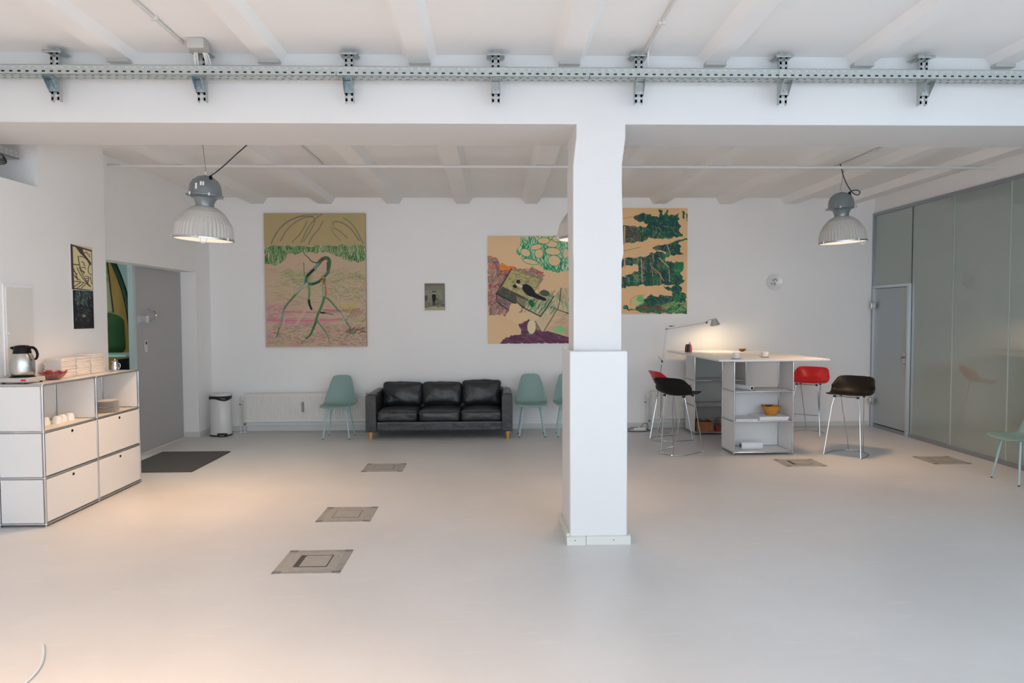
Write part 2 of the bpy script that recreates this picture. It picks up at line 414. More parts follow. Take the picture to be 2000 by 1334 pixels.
# ------------------------------------------------------------------ paintings painted point by point into a colour layer
class Art:
    def __init__(a, x0, y0, x1, y1, nx, base, gain=1.55):
        a.x0, a.y0, a.x1, a.y1 = x0, y0, x1, y1
        a.nx = nx; a.ny = int(round(nx * (y1 - y0) / (x1 - x0)))
        a.X, a.Y = np.meshgrid(np.linspace(x0, x1, a.nx), np.linspace(y0, y1, a.ny))
        a.c = np.zeros((a.ny, a.nx, 3)) + np.array(base) / 255.; a.gain = gain * 1.12
        a.r = np.random.RandomState(int(x1 * 3 + y1)); a.px = (x1 - x0) / a.nx
    def box(a, xa, xb, ya, yb):
        i0 = max(0, int((xa - a.x0) / a.px)); i1 = min(a.nx, int((xb - a.x0) / a.px) + 2)
        py = (a.y1 - a.y0) / a.ny
        j0 = max(0, int((ya - a.y0) / py)); j1 = min(a.ny, int((yb - a.y0) / py) + 2)
        return slice(j0, max(j0, j1)), slice(i0, max(i0, i1))
    def mix(a, sl, m, col, al=1.):
        m = np.clip(m, 0, 1)[..., None] * al
        a.c[sl] = a.c[sl] * (1 - m) + np.array(col) / 255. * m
    def noise(a, scale, seed=0):
        r = np.random.RandomState(seed); gx = int((a.x1 - a.x0) / scale) + 3; gy = int((a.y1 - a.y0) / scale) + 3
        G = r.rand(gy, gx); u = (a.X - a.x0) / scale; v = (a.Y - a.y0) / scale
        i = u.astype(int); j = v.astype(int); fu = u - i; fv = v - j
        fu = fu * fu * (3 - 2 * fu); fv = fv * fv * (3 - 2 * fv)
        return (G[j, i] * (1 - fu) + G[j, i + 1] * fu) * (1 - fv) + (G[j + 1, i] * (1 - fu) + G[j + 1, i + 1] * fu) * fv
    def mask(a, pts, jit=0., seed=1):
        X, Y = a.X, a.Y
        if jit:
            X = X + (a.noise(jit * 2.2, seed) - .5) * jit * 2; Y = Y + (a.noise(jit * 2.2, seed + 9) - .5) * jit * 2
        ins = np.zeros(X.shape, bool); n = len(pts)
        for k in range(n):
            (xa, ya), (xb, yb) = pts[k], pts[(k + 1) % n]
            if ya == yb: continue
            cnd = ((ya > Y) != (yb > Y)) & (X < (xb - xa) * (Y - ya) / (yb - ya) + xa)
            ins ^= cnd
        return ins.astype(float)
    def poly(a, pts, col, al=1., jit=0., seed=1):
        a.mix((slice(None), slice(None)), a.mask(pts, jit, seed), col, al)
    def ell(a, cx, cy, rx, ry, col, al=1., rot=0., ring=0.):
        R_ = max(rx, ry) * 1.3; sl = a.box(cx - R_, cx + R_, cy - R_, cy + R_)
        dx, dy = a.X[sl] - cx, a.Y[sl] - cy; c_, s_ = math.cos(rot), math.sin(rot)
        q = np.sqrt(((dx * c_ + dy * s_) / rx) ** 2 + ((-dx * s_ + dy * c_) / ry) ** 2)
        m = np.clip((1 - q) * min(rx, ry) / a.px / 1.2 + .5, 0, 1)
        if ring: m = m * np.clip((q - (1 - ring)) * 20, 0, 1)
        a.mix(sl, m, col, al)
    def line(a, pts, w, col, al=1., msk=None, smooth=True):
        if smooth and len(pts) > 2:
            for _ in range(2):
                q = [pts[0]]
                for k in range(len(pts) - 1):
                    (xa, ya), (xb, yb) = pts[k], pts[k + 1]
                    q += [(xa * .75 + xb * .25, ya * .75 + yb * .25), (xa * .25 + xb * .75, ya * .25 + yb * .75)]
                q.append(pts[-1]); pts = q
        n = len(pts); ws = w if isinstance(w, tuple) else (w, w)
        xs_ = [p_[0] for p_ in pts]; ys_ = [p_[1] for p_ in pts]; W = max(ws) + a.px * 2
        sl = a.box(min(xs_) - W, max(xs_) + W, min(ys_) - W, max(ys_) + W)
        X, Y = a.X[sl], a.Y[sl]
        if X.size == 0: return
        best = np.zeros(X.shape)
        for k in range(n - 1):
            (xa, ya), (xb, yb) = pts[k], pts[k + 1]
            dx, dy = xb - xa, yb - ya; L2 = dx * dx + dy * dy + 1e-9
            t = np.clip(((X - xa) * dx + (Y - ya) * dy) / L2, 0, 1)
            d = np.hypot(X - xa - t * dx, Y - ya - t * dy)
            ww = ws[0] + (ws[1] - ws[0]) * (k + t) / (n - 1)
            best = np.maximum(best, np.clip((ww / 2 - d) / a.px + .5, 0, 1))
        if msk is not None: best = best * msk[sl]
        a.mix(sl, best, col, al)
    def hatch(a, n, box, ln, w, ang, spread, cols, al=(.3, .9), msk=None, curve=.3):
        r = a.r
        for _ in range(n):
            x = r.uniform(box[0], box[2]); y = r.uniform(box[1], box[3]); t = math.radians(ang + r.uniform(-spread, spread)); l = r.uniform(*ln)
            mx_, my_ = x + l / 2 * math.cos(t) - curve * l * r.uniform(-1, 1) * math.sin(t), y + l / 2 * math.sin(t) + curve * l * r.uniform(-1, 1) * math.cos(t)
            a.line([(x, y), (mx_, my_), (x + l * math.cos(t), y + l * math.sin(t))], r.uniform(*w), cols[r.randint(len(cols))], r.uniform(*al), msk, smooth=False)
    def mesh(a, name, parent, corners, rough=.6, m=None):
        """corners: top-left, top-right, bottom-left in world space"""
        TL, TR, BL = (Vector(q) for q in corners); nx, ny = a.nx, a.ny
        u = np.linspace(0, 1, nx)[None, :, None]; v = np.linspace(0, 1, ny)[:, None, None]
        P_ = np.array(TL)[None, None] + u * np.array(TR - TL)[None, None] + v * np.array(BL - TL)[None, None]
        idx = np.arange(nx * ny).reshape(ny, nx)
        F_ = np.stack([idx[:-1, :-1], idx[1:, :-1], idx[1:, 1:], idx[:-1, 1:]], -1).reshape(-1, 4)
        me = bpy.data.meshes.new(name); me.vertices.add(nx * ny); me.vertices.foreach_set('co', P_.astype(np.float32).ravel())
        me.loops.add(F_.size); me.loops.foreach_set('vertex_index', F_.ravel().astype(np.int32))
        me.polygons.add(len(F_)); me.polygons.foreach_set('loop_start', (np.arange(len(F_)) * 4).astype(np.int32))
        me.update(calc_edges=True)
        ca = me.color_attributes.new('paint', 'FLOAT_COLOR', 'POINT')
        c = np.clip(a.c, 0, 1); c = np.where(c <= .04045, c / 12.92, ((c + .055) / 1.055) ** 2.4) * a.gain
        rgba = np.concatenate([np.clip(c, 0, .9), np.ones((ny, nx, 1))], -1)
        ca.data.foreach_set('color', rgba.astype(np.float32).ravel())
        me.materials.append(m or mat(name + '_oil', (1, 1, 1), rough, attr='paint', bump=.05, bscale=150, spec=.25))
        o = bpy.data.objects.new(name, me); C.objects.link(o)
        if parent: o.parent = parent
        return o

def painting(name, label, art, x0, x1, z0, z1, edge, depth=.03, yw=YB):
    t = thing(name, label, 'painting', ((x0 + x1) / 2, yw, z0))
    w, hgt = (x1 - x0) / 2, z1 - z0
    bx(-w, w, -depth, -.002, 0, hgt).build('stretcher_frame', edge, t, label='canvas edge')
    art.mesh('painted_canvas', t, ((-w, -depth - .0015, hgt), (w, -depth - .0015, hgt), (-w, -depth - .0015, 0)))
    return t
GR = [(22, 62, 34), (44, 92, 52), (70, 120, 78), (120, 150, 110), (170, 165, 135), (30, 50, 35)]

# painting 1: branch figure under arcs
a = Art(78, 80, 984, 1278, 300, (160, 138, 117))
a.poly([(0, 60), (1100, 60), (1100, 372), (0, 372)], (146, 130, 94))
nz = a.noise(160, 3) * .6 + a.noise(60, 4) * .4
a.mix((slice(None), slice(None)), (a.Y < 372) * np.clip((nz - .45) * 2, 0, 1), (128, 128, 90), .5)
low = (a.Y > 372)
a.mix((slice(None), slice(None)), low * np.clip((a.noise(130, 5) - .4) * 2, 0, 1), (150, 140, 112), .6)
a.mix((slice(None), slice(None)), (a.Y > 860) * np.clip((a.noise(90, 6) - .35) * 2, 0, 1), (158, 122, 122), .7)
band = a.mask([(78, 370), (984, 370), (984, 510), (860, 515), (760, 480), (690, 440), (600, 425), (420, 440), (280, 455), (250, 520), (180, 548), (78, 530)], 14, 2)
a.mix((slice(None), slice(None)), band, (84, 112, 72), .85)
a.hatch(900, (70, 355, 990, 530), (18, 80), (3, 8), 90, 12, [(38, 84, 46), (60, 105, 62), (28, 66, 40), (120, 140, 92), (168, 160, 128), (150, 140, 112)], (.4, .95), band)
a.hatch(700, (80, 560, 980, 1260), (30, 110), (2.5, 5.5), 0, 25, [(138, 116, 92), (122, 112, 82), (150, 150, 120), (170, 142, 130), (120, 92, 88)], (.25, .65), low.astype(float))
a.hatch(260, (210, 600, 480, 720), (20, 60), (2, 5), 0, 30, [(112, 122, 76), (96, 108, 66), (150, 150, 110)], (.25, .7))
a.hatch(420, (560, 600, 960, 840), (20, 80), (2, 5), 20, 45, [(112, 122, 84), (92, 104, 72), (156, 150, 118), (126, 112, 86)], (.25, .7))
a.hatch(420, (90, 1090, 970, 1265), (15, 60), (3, 5), -10, 40, [(132, 98, 90), (112, 86, 78), (160, 118, 118), (92, 84, 70)], (.3, .8))
a.hatch(90, (80, 900, 260, 1060), (30, 110), (3, 9), -5, 12, [(150, 100, 112), (168, 120, 128)], (.3, .8))
for y, x0_, x1_, cc in [(945, 600, 920, (140, 78, 98)), (1035, 100, 780, (160, 92, 110)), (960, 240, 900, (152, 98, 108)), (1055, 180, 700, (170, 112, 120)), (1000, 160, 820, (168, 132, 130))]:
    a.line([(x0_, y), ((x0_ + x1_) / 2, y + 10), (x1_, y - 6)], 16, cc, .7)
a.hatch(60, (735, 890, 880, 950), (12, 40), (3, 6), 0, 60, [(168, 158, 62), (150, 150, 50), (130, 120, 60)], (.5, .9))
a.hatch(70, (790, 960, 960, 1080), (20, 70), (3, 7), -40, 25, [(110, 110, 76), (150, 140, 110), (120, 84, 84)], (.4, .9))
a.hatch(30, (800, 1110, 960, 1160), (15, 40), (4, 8), -20, 30, [(92, 60, 66), (74, 60, 52)], (.5, .9))
for pts, w in [([(140, 350), (190, 240), (290, 150), (400, 105), (520, 105)], (7, 5)), ([(222, 325), (290, 210), (400, 130), (500, 105), (540, 130), (520, 190), (430, 330)], (9, 6)), ([(140, 345), (230, 180), (400, 95), (560, 88)], (4, 3)),
               ([(325, 338), (400, 265), (440, 200), (462, 150)], 7), ([(408, 340), (460, 220), (530, 130), (600, 85)], 7), ([(473, 355), (510, 280), (570, 220), (608, 145)], (10, 4)),
               ([(960, 348), (900, 220), (840, 150), (790, 122)], (9, 7)), ([(925, 320), (860, 220), (780, 160), (690, 150), (700, 190)], (12, 5)), ([(820, 300), (760, 240), (690, 205)], (9, 4)), ([(760, 325), (700, 260), (670, 200)], (4, 2))]:
    a.line(pts, w, (98, 98, 92), .85)
    a.line([(q[0] + 2, q[1] + 3) for q in pts], 2.5, (62, 70, 52), .8)
a.line([(432, 442), (470, 475), (500, 515), (560, 525)], (5, 11), (44, 66, 48)); a.line([(427, 520), (430, 590), (432, 640)], 6, (60, 88, 66))
a.line([(560, 525), (590, 490), (630, 475), (655, 490), (660, 530), (645, 590)], (34, 30), (52, 84, 60)); a.line([(560, 525), (600, 490)], 20, (98, 44, 44))
a.line([(640, 520), (640, 600)], 14, (88, 54, 48)); a.line([(572, 520), (520, 580), (455, 640), (443, 690), (450, 710), (500, 715), (560, 695), (600, 655), (640, 620), (648, 590)], (27, 24), (58, 86, 70))
a.line([(520, 580), (455, 640)], 16, (34, 30, 34)); a.line([(560, 530), (525, 575)], 12, (100, 132, 132)); a.line([(590, 650), (625, 665), (585, 690)], 16, (200, 92, 36)); a.line([(570, 690), (500, 715)], 12, (30, 56, 34))
a.line([(455, 705), (400, 745), (340, 820), (240, 930), (228, 1010), (205, 1090), (172, 1195)], (24, 9), (70, 104, 66)); a.line([(455, 710), (400, 745), (350, 800)], (20, 8), (140, 148, 150), .9); a.line([(238, 930), (225, 1020), (200, 1100)], 5, (128, 150, 168), .9)
a.line([(468, 725), (478, 790), (462, 870), (490, 935)], (16, 24), (84, 116, 84)); a.line([(470, 860), (475, 900), (492, 938)], (20, 16), (30, 26, 26)); a.line([(500, 940), (560, 970), (620, 972), (690, 990)], (8, 5), (120, 130, 110)); a.line([(575, 970), (615, 972)], 14, (24, 24, 24)); a.line([(615, 972), (685, 988)], 9, (50, 110, 76))
a.line([(610, 670), (605, 760), (610, 830), (580, 920), (540, 1000), (530, 1045)], (24, 22), (66, 100, 66)); a.line([(612, 700), (630, 770), (622, 830)], 9, (200, 70, 50), .9); a.line([(606, 720), (606, 820)], 8, (170, 178, 178), .9)
a.line([(535, 1040), (500, 1120), (480, 1170), (440, 1202)], (24, 12), (38, 92, 54)); a.line([(535, 1040), (590, 1110), (630, 1170), (650, 1240)], (15, 6), (70, 116, 72))
a.line([(615, 835), (650, 850), (740, 960), (790, 1040), (840, 1110), (865, 1175)], (18, 9), (72, 108, 78)); a.line([(740, 965), (800, 1060)], 5, (168, 170, 160)); a.line([(790, 1040), (830, 1100)], 6, (40, 110, 90))
a.line([(680, 770), (720, 810), (740, 860)], 9, (168, 140, 112), .8); a.line([(250, 1010), (230, 1110)], 12, (170, 140, 130), .7); a.line([(430, 960), (360, 1060)], 20, (170, 140, 122), .8)
painting('canvas_painting', 'tall painting of a green branch figure walking on pink ground under grey arcs', a, -3.155, -1.762, 1.175, 3.022, mat('maroon_canvas_edge', (.25, .08, .08), .7), .035)

# painting 2: lying camera-like box among plants (right side is hidden by the pillar)
a = Art(705, 118, 1660, 1232, 300, (184, 156, 120))
a.mix((slice(None), slice(None)), np.clip((a.noise(200, 3) - .4) * 2, 0, 1), (176, 148, 116), .5)
m1 = a.mask([(1050, 118), (1660, 118), (1660, 470), (1540, 490), (1380, 492), (1290, 460), (1200, 370), (1060, 365), (1000, 280), (1040, 210)], 12, 4)
a.mix((slice(None), slice(None)), m1, (150, 164, 134), .75)
a.hatch(900, (1000, 110, 1660, 490), (25, 120), (4, 11), 85, 35, [(0, 104, 64), (20, 130, 84), (8, 84, 66), (150, 170, 170), (190, 170, 130), (60, 140, 90), (172, 186, 150)], (.5, 1), m1)
for cx, cy, rx, ry, ro in [(1240, 300, 42, 48, 0), (1100, 292, 52, 36, .4), (1210, 235, 60, 26, -.2), (1370, 200, 66, 34, .2), (1385, 280, 78, 36, .1), (1290, 170, 60, 30, 0), (1400, 375, 62, 52, .2), (1520, 300, 30, 50, 0), (1150, 385, 80, 22, .25), (1440, 150, 60, 30, 0)]:
    a.ell(cx, cy, rx + 7, ry + 7, (24, 118, 82), .8, ro); a.ell(cx, cy, rx, ry, (184, 158, 120), 1, ro)
m2 = a.mask([(705, 330), (800, 335), (830, 400), (960, 430), (1060, 470), (1180, 440), (1310, 520), (1180, 640), (1060, 900), (880, 960), (840, 920), (720, 950), (705, 700)], 14, 6)
a.mix((slice(None), slice(None)), m2, (128, 96, 92), .8)
a.hatch(900, (700, 320, 1320, 960), (15, 70), (3, 9), 70, 80, [(120, 44, 70), (150, 60, 92), (50, 110, 84), (196, 100, 50), (170, 140, 110), (94, 60, 56), (190, 160, 130), (70, 96, 110), (128, 50, 40)], (.4, .95), m2)
a.hatch(80, (820, 395, 960, 470), (20, 60), (4, 9), 0, 30, [(210, 120, 40), (200, 90, 40)], (.6, .95), m2)
m3 = a.mask([(1040, 990), (1120, 980), (1330, 1090), (1660, 1200), (1660, 1232), (820, 1232), (880, 1170), (1040, 1130), (1060, 1100), (1020, 1040)], 10, 8)
a.mix((slice(None), slice(None)), m3, (84, 44, 66)); a.hatch(420, (820, 970, 1660, 1235), (20, 100), (3, 8), 15, 30, [(70, 36, 52), (110, 54, 92), (60, 50, 60), (128, 64, 110), (90, 120, 100)], (.4, .9), m3)
m4 = a.mask([(1395, 740), (1470, 660), (1660, 650), (1660, 1200), (1320, 1100), (1270, 1120), (1190, 1000), (1255, 950)], 0)
a.mix((slice(None), slice(None)), m4, (168, 144, 116)); a.hatch(300, (1190, 650, 1660, 900), (40, 120), (3, 7), 78, 10, [(90, 140, 100), (60, 120, 86), (150, 110, 100), (190, 170, 140)], (.4, .9), m4)
a.hatch(200, (1300, 900, 1660, 1190), (30, 110), (3, 6), -12, 10, [(170, 130, 110), (140, 110, 92), (186, 160, 130)], (.4, .8), m4)
a.line([(1470, 660), (1455, 800), (1440, 860)], 9, (60, 40, 44)); a.line([(1440, 860), (1280, 1120)], 11, (46, 36, 38)); a.line([(1360, 856), (1660, 960)], 12, (50, 40, 40)); a.line([(1200, 1000), (1270, 1120)], 10, (60, 52, 46))
a.poly([(1130, 890), (1250, 955), (1400, 745), (1560, 880), (1290, 1110), (1220, 1090), (1130, 960)], (186, 172, 138), .35)
a.poly([(955, 455), (1290, 560), (1190, 700), (1395, 740), (1250, 950), (800, 715)], (120, 112, 84)); a.poly([(955, 470), (1250, 570), (1150, 780), (860, 640)], (148, 138, 94)); a.poly([(1180, 700), (1390, 745), (1250, 940), (1060, 860)], (150, 146, 118))
a.poly([(800, 715), (860, 640), (1150, 780), (1090, 870)], (66, 66, 54)); a.poly([(1000, 740), (1130, 790), (1100, 860), (1010, 800)], (110, 104, 78))
a.poly([(795, 715), (930, 790), (1000, 810), (920, 880), (800, 800)], (120, 90, 96)); a.hatch(60, (800, 720, 930, 870), (15, 50), (3, 6), 40, 60, [(60, 100, 86), (150, 110, 110), (60, 50, 50)], (.5, .9))
a.hatch(160, (900, 480, 1240, 700), (15, 50), (3, 7), 30, 80, [(112, 100, 62), (170, 160, 120), (84, 80, 60), (60, 60, 54)], (.3, .8)); a.hatch(90, (1080, 740, 1380, 930), (30, 110), (4, 10), -55, 12, [(44, 90, 60), (180, 172, 140), (90, 90, 70)], (.4, .8))
a.line([(955, 455), (840, 640), (795, 715), (1255, 952), (1395, 742)], 10, (34, 34, 34), smooth=False); a.line([(795, 715), (800, 800), (925, 885)], 8, (38, 34, 36), smooth=False)
a.ell(1130, 680, 82, 46, (26, 26, 30), 1, .75); a.line([(1170, 720), (1230, 750), (1300, 775)], (56, 30), (26, 26, 30)); a.ell(1023, 592, 21, 21, (26, 24, 28)); a.ell(990, 637, 22, 20, (26, 24, 28)); a.line([(1010, 620), (1055, 640)], 26, (170, 160, 140)); a.ell(1300, 710, 52, 32, (62, 74, 58), 1, .2); a.line([(1150, 800), (1170, 830)], 50, (24, 90, 50))
a.poly([(940, 815), (1010, 815), (1055, 850), (1050, 890), (1000, 925), (1150, 900), (1120, 985), (1040, 1030), (960, 1000), (880, 960), (925, 890)], (184, 158, 122), 1, 6, 3); a.ell(1160, 1060, 44, 72, (186, 172, 134)); a.ell(1160, 1060, 46, 74, (120, 140, 100), .7, 0, .06)
a.hatch(40, (1380, 1060, 1500, 1110), (10, 30), (8, 14), 0, 90, [(90, 170, 110)], (.3, .7))
painting('canvas_painting', 'painting of a tilted box with a dark figure among plants, partly behind the pillar', a, -.072, 1.21, 1.205, 2.712, 'paper')

# painting 3: dark green forest patches on tan ground (left part is hidden by the pillar)
a = Art(-150, 98, 786, 1252, 300, (186, 152, 112))
a.mix((slice(None), slice(None)), np.clip((a.noise(160, 3) - .4) * 2, 0, 1), (176, 142, 106), .5)
patches = [[(240, 195), (320, 155), (420, 165), (500, 205), (490, 120), (530, 130), (545, 180), (575, 110), (600, 175), (700, 160), (700, 230), (670, 240), (720, 290), (700, 340), (740, 400), (640, 420), (480, 430), (400, 425), (330, 460), (250, 470), (160, 485), (-150, 500), (-150, 300), (150, 290), (350, 300), (390, 270), (300, 240)],
           [(420, 520), (560, 485), (600, 480), (700, 430), (780, 430), (780, 440), (690, 480), (730, 520), (700, 560), (750, 610), (620, 610), (560, 640), (560, 570), (450, 540)],
           [(-150, 640), (90, 650), (200, 640), (360, 625), (400, 590), (500, 570), (560, 600), (570, 660), (600, 680), (690, 690), (750, 680), (760, 760), (720, 800), (755, 890), (720, 925), (620, 935), (540, 925), (500, 950), (420, 940), (330, 935), (180, 950), (150, 830), (290, 770), (290, 710), (180, 720), (100, 750), (-150, 740)],
           [(520, 930), (600, 960), (700, 930), (740, 960), (720, 1010), (775, 1030), (770, 1090), (786, 1160), (786, 1245), (330, 1240), (150, 1200), (140, 1150), (180, 1150), (190, 1195), (260, 1200), (310, 1130), (350, 1080), (420, 1040), (480, 1060), (560, 1040), (640, 1060), (630, 1010)],
           [(-150, 860), (140, 850), (175, 870), (175, 960), (-150, 970)], [(725, 140), (755, 135), (755, 210), (730, 210)], [(770, 150), (786, 150), (786, 240), (775, 240)]]
mm_ = np.zeros(a.X.shape)
for k, pg in enumerate(patches): mm_ = np.maximum(mm_, a.mask(pg, 13, 20 + k))
a.mix((slice(None), slice(None)), mm_, (26, 64, 52))
a.mix((slice(None), slice(None)), mm_ * np.clip((a.noise(90, 12) - .45) * 3, 0, 1), (28, 50, 60), .8)
a.mix((slice(None), slice(None)), mm_ * np.clip((a.noise(70, 14) - .55) * 4, 0, 1), (40, 110, 66), .7)
a.mix((slice(None), slice(None)), mm_ * (a.X < 300) * (a.Y < 480), (84, 66, 56), .7)
a.hatch(1900, (-150, 100, 786, 1250), (14, 75), (2.5, 8), 60, 70, [(20, 90, 60), (14, 60, 46), (30, 120, 70), (90, 130, 70), (30, 44, 50), (74, 60, 56), (120, 150, 120), (60, 90, 96), (12, 100, 90), (150, 120, 96)], (.35, .85), mm_)
a.hatch(90, (-100, 290, 640, 900), (60, 170), (4, 9), 88, 14, [(120, 96, 76), (150, 120, 90), (70, 54, 46)], (.5, .9), mm_)
for pts, w in [([(100, 300), (102, 480)], 22), ([(150, 300), (148, 480)], 16), ([(150, 640), (150, 740)], 18), ([(580, 490), (612, 600)], 9), ([(500, 640), (560, 700), (600, 740)], 10), ([(430, 740), (490, 790), (550, 890)], 8), ([(320, 650), (330, 900)], 12), ([(600, 760), (608, 900)], 8)]:
    a.line(pts, w, (164, 138, 104), .9)
a.line([(90, 575), (200, 550), (310, 520)], 5, (110, 90, 66)); a.line([(90, 205), (160, 208), (230, 190)], 4, (110, 90, 66)); a.line([(140, 850), (146, 960)], 7, (60, 40, 36))
a.poly([(215, 1100), (280, 1050), (355, 1045), (350, 1120), (300, 1170), (215, 1150)], (150, 160, 112), .7, 8, 5); a.ell(310, 1085, 38, 34, (70, 150, 92), .8); a.line([(215, 1150), (210, 1080), (290, 1045), (355, 1045)], 6, (160, 90, 80), .9)
a.hatch(60, (280, 1160, 560, 1215), (20, 60), (5, 10), -10, 25, [(120, 50, 50), (90, 60, 50)], (.5, .9)); a.hatch(120, (520, 1130, 786, 1240), (20, 70), (4, 9), -20, 40, [(90, 150, 84), (130, 160, 90), (40, 110, 60), (150, 120, 96)], (.5, .9))
a.ell(735, 1055, 34, 20, (40, 130, 70), 1, 0, .3)
painting('canvas_painting', 'painting of dark green forest patches on tan ground, right of the pillar', a, 1.43, 2.735, 1.612, 3.095, 'paper')

# small painting
a = Art(190, 180, 935, 1170, 110, (104, 98, 86), 1.6)
a.mix((slice(None), slice(None)), (a.Y > 430) * (a.Y < 900) * 1., (112, 114, 96), .8); a.mix((slice(None), slice(None)), np.clip((a.noise(120, 2) - .4) * 2.4, 0, 1), (84, 86, 76), .5)
a.poly([(190, 180), (935, 180), (935, 260), (190, 270)], (92, 84, 76)); a.poly([(190, 1170), (200, 1090), (500, 1040), (640, 1000), (935, 1080), (935, 1170)], (136, 134, 108)); a.poly([(190, 850), (420, 850), (460, 1040), (190, 1080)], (98, 92, 80))
a.ell(240, 730, 60, 110, (60, 54, 52), .9); a.hatch(60, (600, 780, 935, 1030), (40, 120), (10, 24), 15, 20, [(60, 60, 50), (90, 86, 76), (110, 112, 90)], (.4, .9)); a.hatch(40, (580, 540, 840, 760), (40, 110), (8, 20), 30, 50, [(130, 132, 112), (92, 98, 80)], (.3, .7))
a.poly([(840, 180), (935, 180), (935, 900), (850, 860)], (98, 98, 92), .8); a.ell(530, 660, 76, 90, (20, 16, 18)); a.poly([(460, 700), (610, 700), (580, 850), (570, 1010), (540, 1030), (535, 860), (520, 860), (520, 1020), (485, 1000), (480, 840)], (22, 18, 20)); a.line([(590, 720), (640, 790), (680, 790)], 22, (24, 20, 22)); a.ell(497, 485, 27, 27, (10, 10, 10)); a.ell(578, 485, 27, 27, (10, 10, 10)); a.ell(500, 545, 22, 20, (150, 146, 128)); a.ell(575, 550, 22, 20, (150, 150, 126))
painting('small_painting', 'small grey-green painting of a dark standing figure above the sofa', a, -.953, -.672, 1.678, 2.052, 'greyback', .022)

# woodcut posters on the left wall
def poster(label, art, y0, y1, z0, z1):
    t = thing('art_print', label, 'poster', (XL, (y0 + y1) / 2, z0)); w = (y1 - y0) / 2
    bx(.0005, .006, -w, w, 0, z1 - z0).build('backing_board', 'paper', t)
    art.mesh('print', t, ((.0075, -w, z1 - z0), (.0075, w, z1 - z0), (.0075, -w, 0)))
a = Art(72, 80, 366, 690, 90, (178, 168, 126), 1.5)
DK = (62, 52, 62)
a.line([(85, 80), (92, 690)], 30, DK); a.line([(72, 92), (366, 130)], 22, DK); a.line([(360, 130), (366, 690)], 10, DK); a.line([(90, 675), (366, 692)], 16, DK)
a.line([(95, 350), (180, 350)], 14, DK); a.poly([(130, 100), (230, 110), (250, 180), (350, 300), (345, 340), (280, 250), (200, 190)], DK); a.line([(170, 230), (180, 330), (200, 400), (240, 450)], 12, DK)
for pts in [[(190, 230), (240, 230), (290, 260), (330, 330)], [(215, 300), (250, 310), (240, 340), (265, 350)], [(215, 380), (245, 370), (270, 390)], [(200, 430), (250, 430), (240, 470)], [(320, 330), (300, 400), (310, 450), (350, 470)], [(250, 180), (290, 150), (300, 190)], [(320, 180), (330, 220)], [(150, 390), (200, 500), (280, 590), (330, 630)], [(180, 380), (230, 500), (300, 600)], [(100, 400), (150, 520), (150, 560)], [(105, 440), (150, 480)], [(105, 490), (150, 530)], [(100, 580), (250, 580), (330, 640)], [(110, 650), (190, 590)], [(150, 665), (230, 600)], [(200, 665), (260, 610)], [(260, 500), (320, 490), (290, 600)], [(260, 530), (310, 520)], [(270, 560), (305, 550)], [(330, 500), (350, 600)], [(120, 520), (190, 560)]]:
    a.line(pts, 11, DK)
poster('black and cream woodcut portrait print, upper of two on the left wall', a, 6.27, 6.60, 1.855, 2.262)
a = Art(105, 700, 366, 1280, 90, (24, 26, 28), 1.5)
a.hatch(120, (130, 705, 340, 900), (20, 70), (6, 14), 75, 40, [(84, 108, 100), (62, 84, 80), (110, 136, 124), (30, 34, 36), (70, 74, 92)], (.3, .8)); a.hatch(130, (130, 900, 340, 1150), (14, 40), (5, 11), 60, 80, [(70, 76, 76), (44, 46, 48), (20, 20, 22), (96, 104, 100)], (.3, .8)); a.ell(238, 1085, 22, 24, (120, 128, 88), .9)
a.hatch(60, (150, 1120, 330, 1270), (20, 70), (4, 8), 20, 30, [(50, 52, 52), (34, 34, 36)], (.4, .9)); a.hatch(40, (300, 760, 366, 1280), (20, 70), (6, 12), 90, 10, [(12, 12, 16)], (.6, 1))
poster('dark nocturnal forest print, lower of two on the left wall', a, 6.285, 6.60, 1.497, 1.850)

# ------------------------------------------------------------------ wall plate with drawing
t = thing('wall_plate', 'small round white plate with a red drawing hung on the back wall', 'plate', (3.985, YB, 2.055))
MB().lathe([(.0, -.012), (.060, -.012), (.075, -.018), (.112, -.026), (.114, -.022), (.078, -.012), (.06, -.002), (0, -.002)], (0, 0, 0), 40, 0, 'y').build('plate_body', 'cupw', t)
dd = MB()
for pts, r_, mi in [([(-.03, 0, .02), (-.015, 0, .035), (.0, 0, .02), (.002, 0, -.005)], .0035, 0), ([(-.002, 0, .03), (.02, 0, .045), (.035, 0, .03), (.04, 0, .012)], .005, 0), ([(-.04, 0, .035), (-.01, 0, .045), (.03, 0, .055)], .003, 1), ([(-.044, 0, -.01), (-.043, 0, -.028)], .005, 2), ([(-.005, 0, -.018), (.018, 0, -.012)], .006, 2), ([(-.03, 0, .0), (-.02, 0, -.03), (.01, 0, -.035)], .0025, 2), ([(.012, 0, -.03), (.012, 0, -.045)], .003, 2)]:
    dd.tube([(x, -.0135, z) for x, y, z in pts], r_, 6, mi=mi, smooth=1)
dd.build('drawing', [mat('brown_red_glaze', (.25, .06, .05), .3), mat('pink_glaze', (.6, .3, .28), .3), mat('ink_glaze', (.06, .06, .09), .3)], t)

# ------------------------------------------------------------------ electrical panel on the left wall
t = thing('electrical_panel', 'flat cream cabinet door set in the left wall above the thermos', 'panel', (XL, 5.578, 1.15))
MB().box(.0, .010, -.175, .175, 0, .72).build('frame', 'wall', t, bevel=.002)
pd = bx(.010, .016, -.155, .155, .02, .69).build('door', 'switch', t, bevel=.002)
MB().lathe([(.008, .016), (.012, .022), (.010, .028), (0, .03)], (0, -.14, .33), 14, 0, 'x').build('knob', 'whitep', pd)

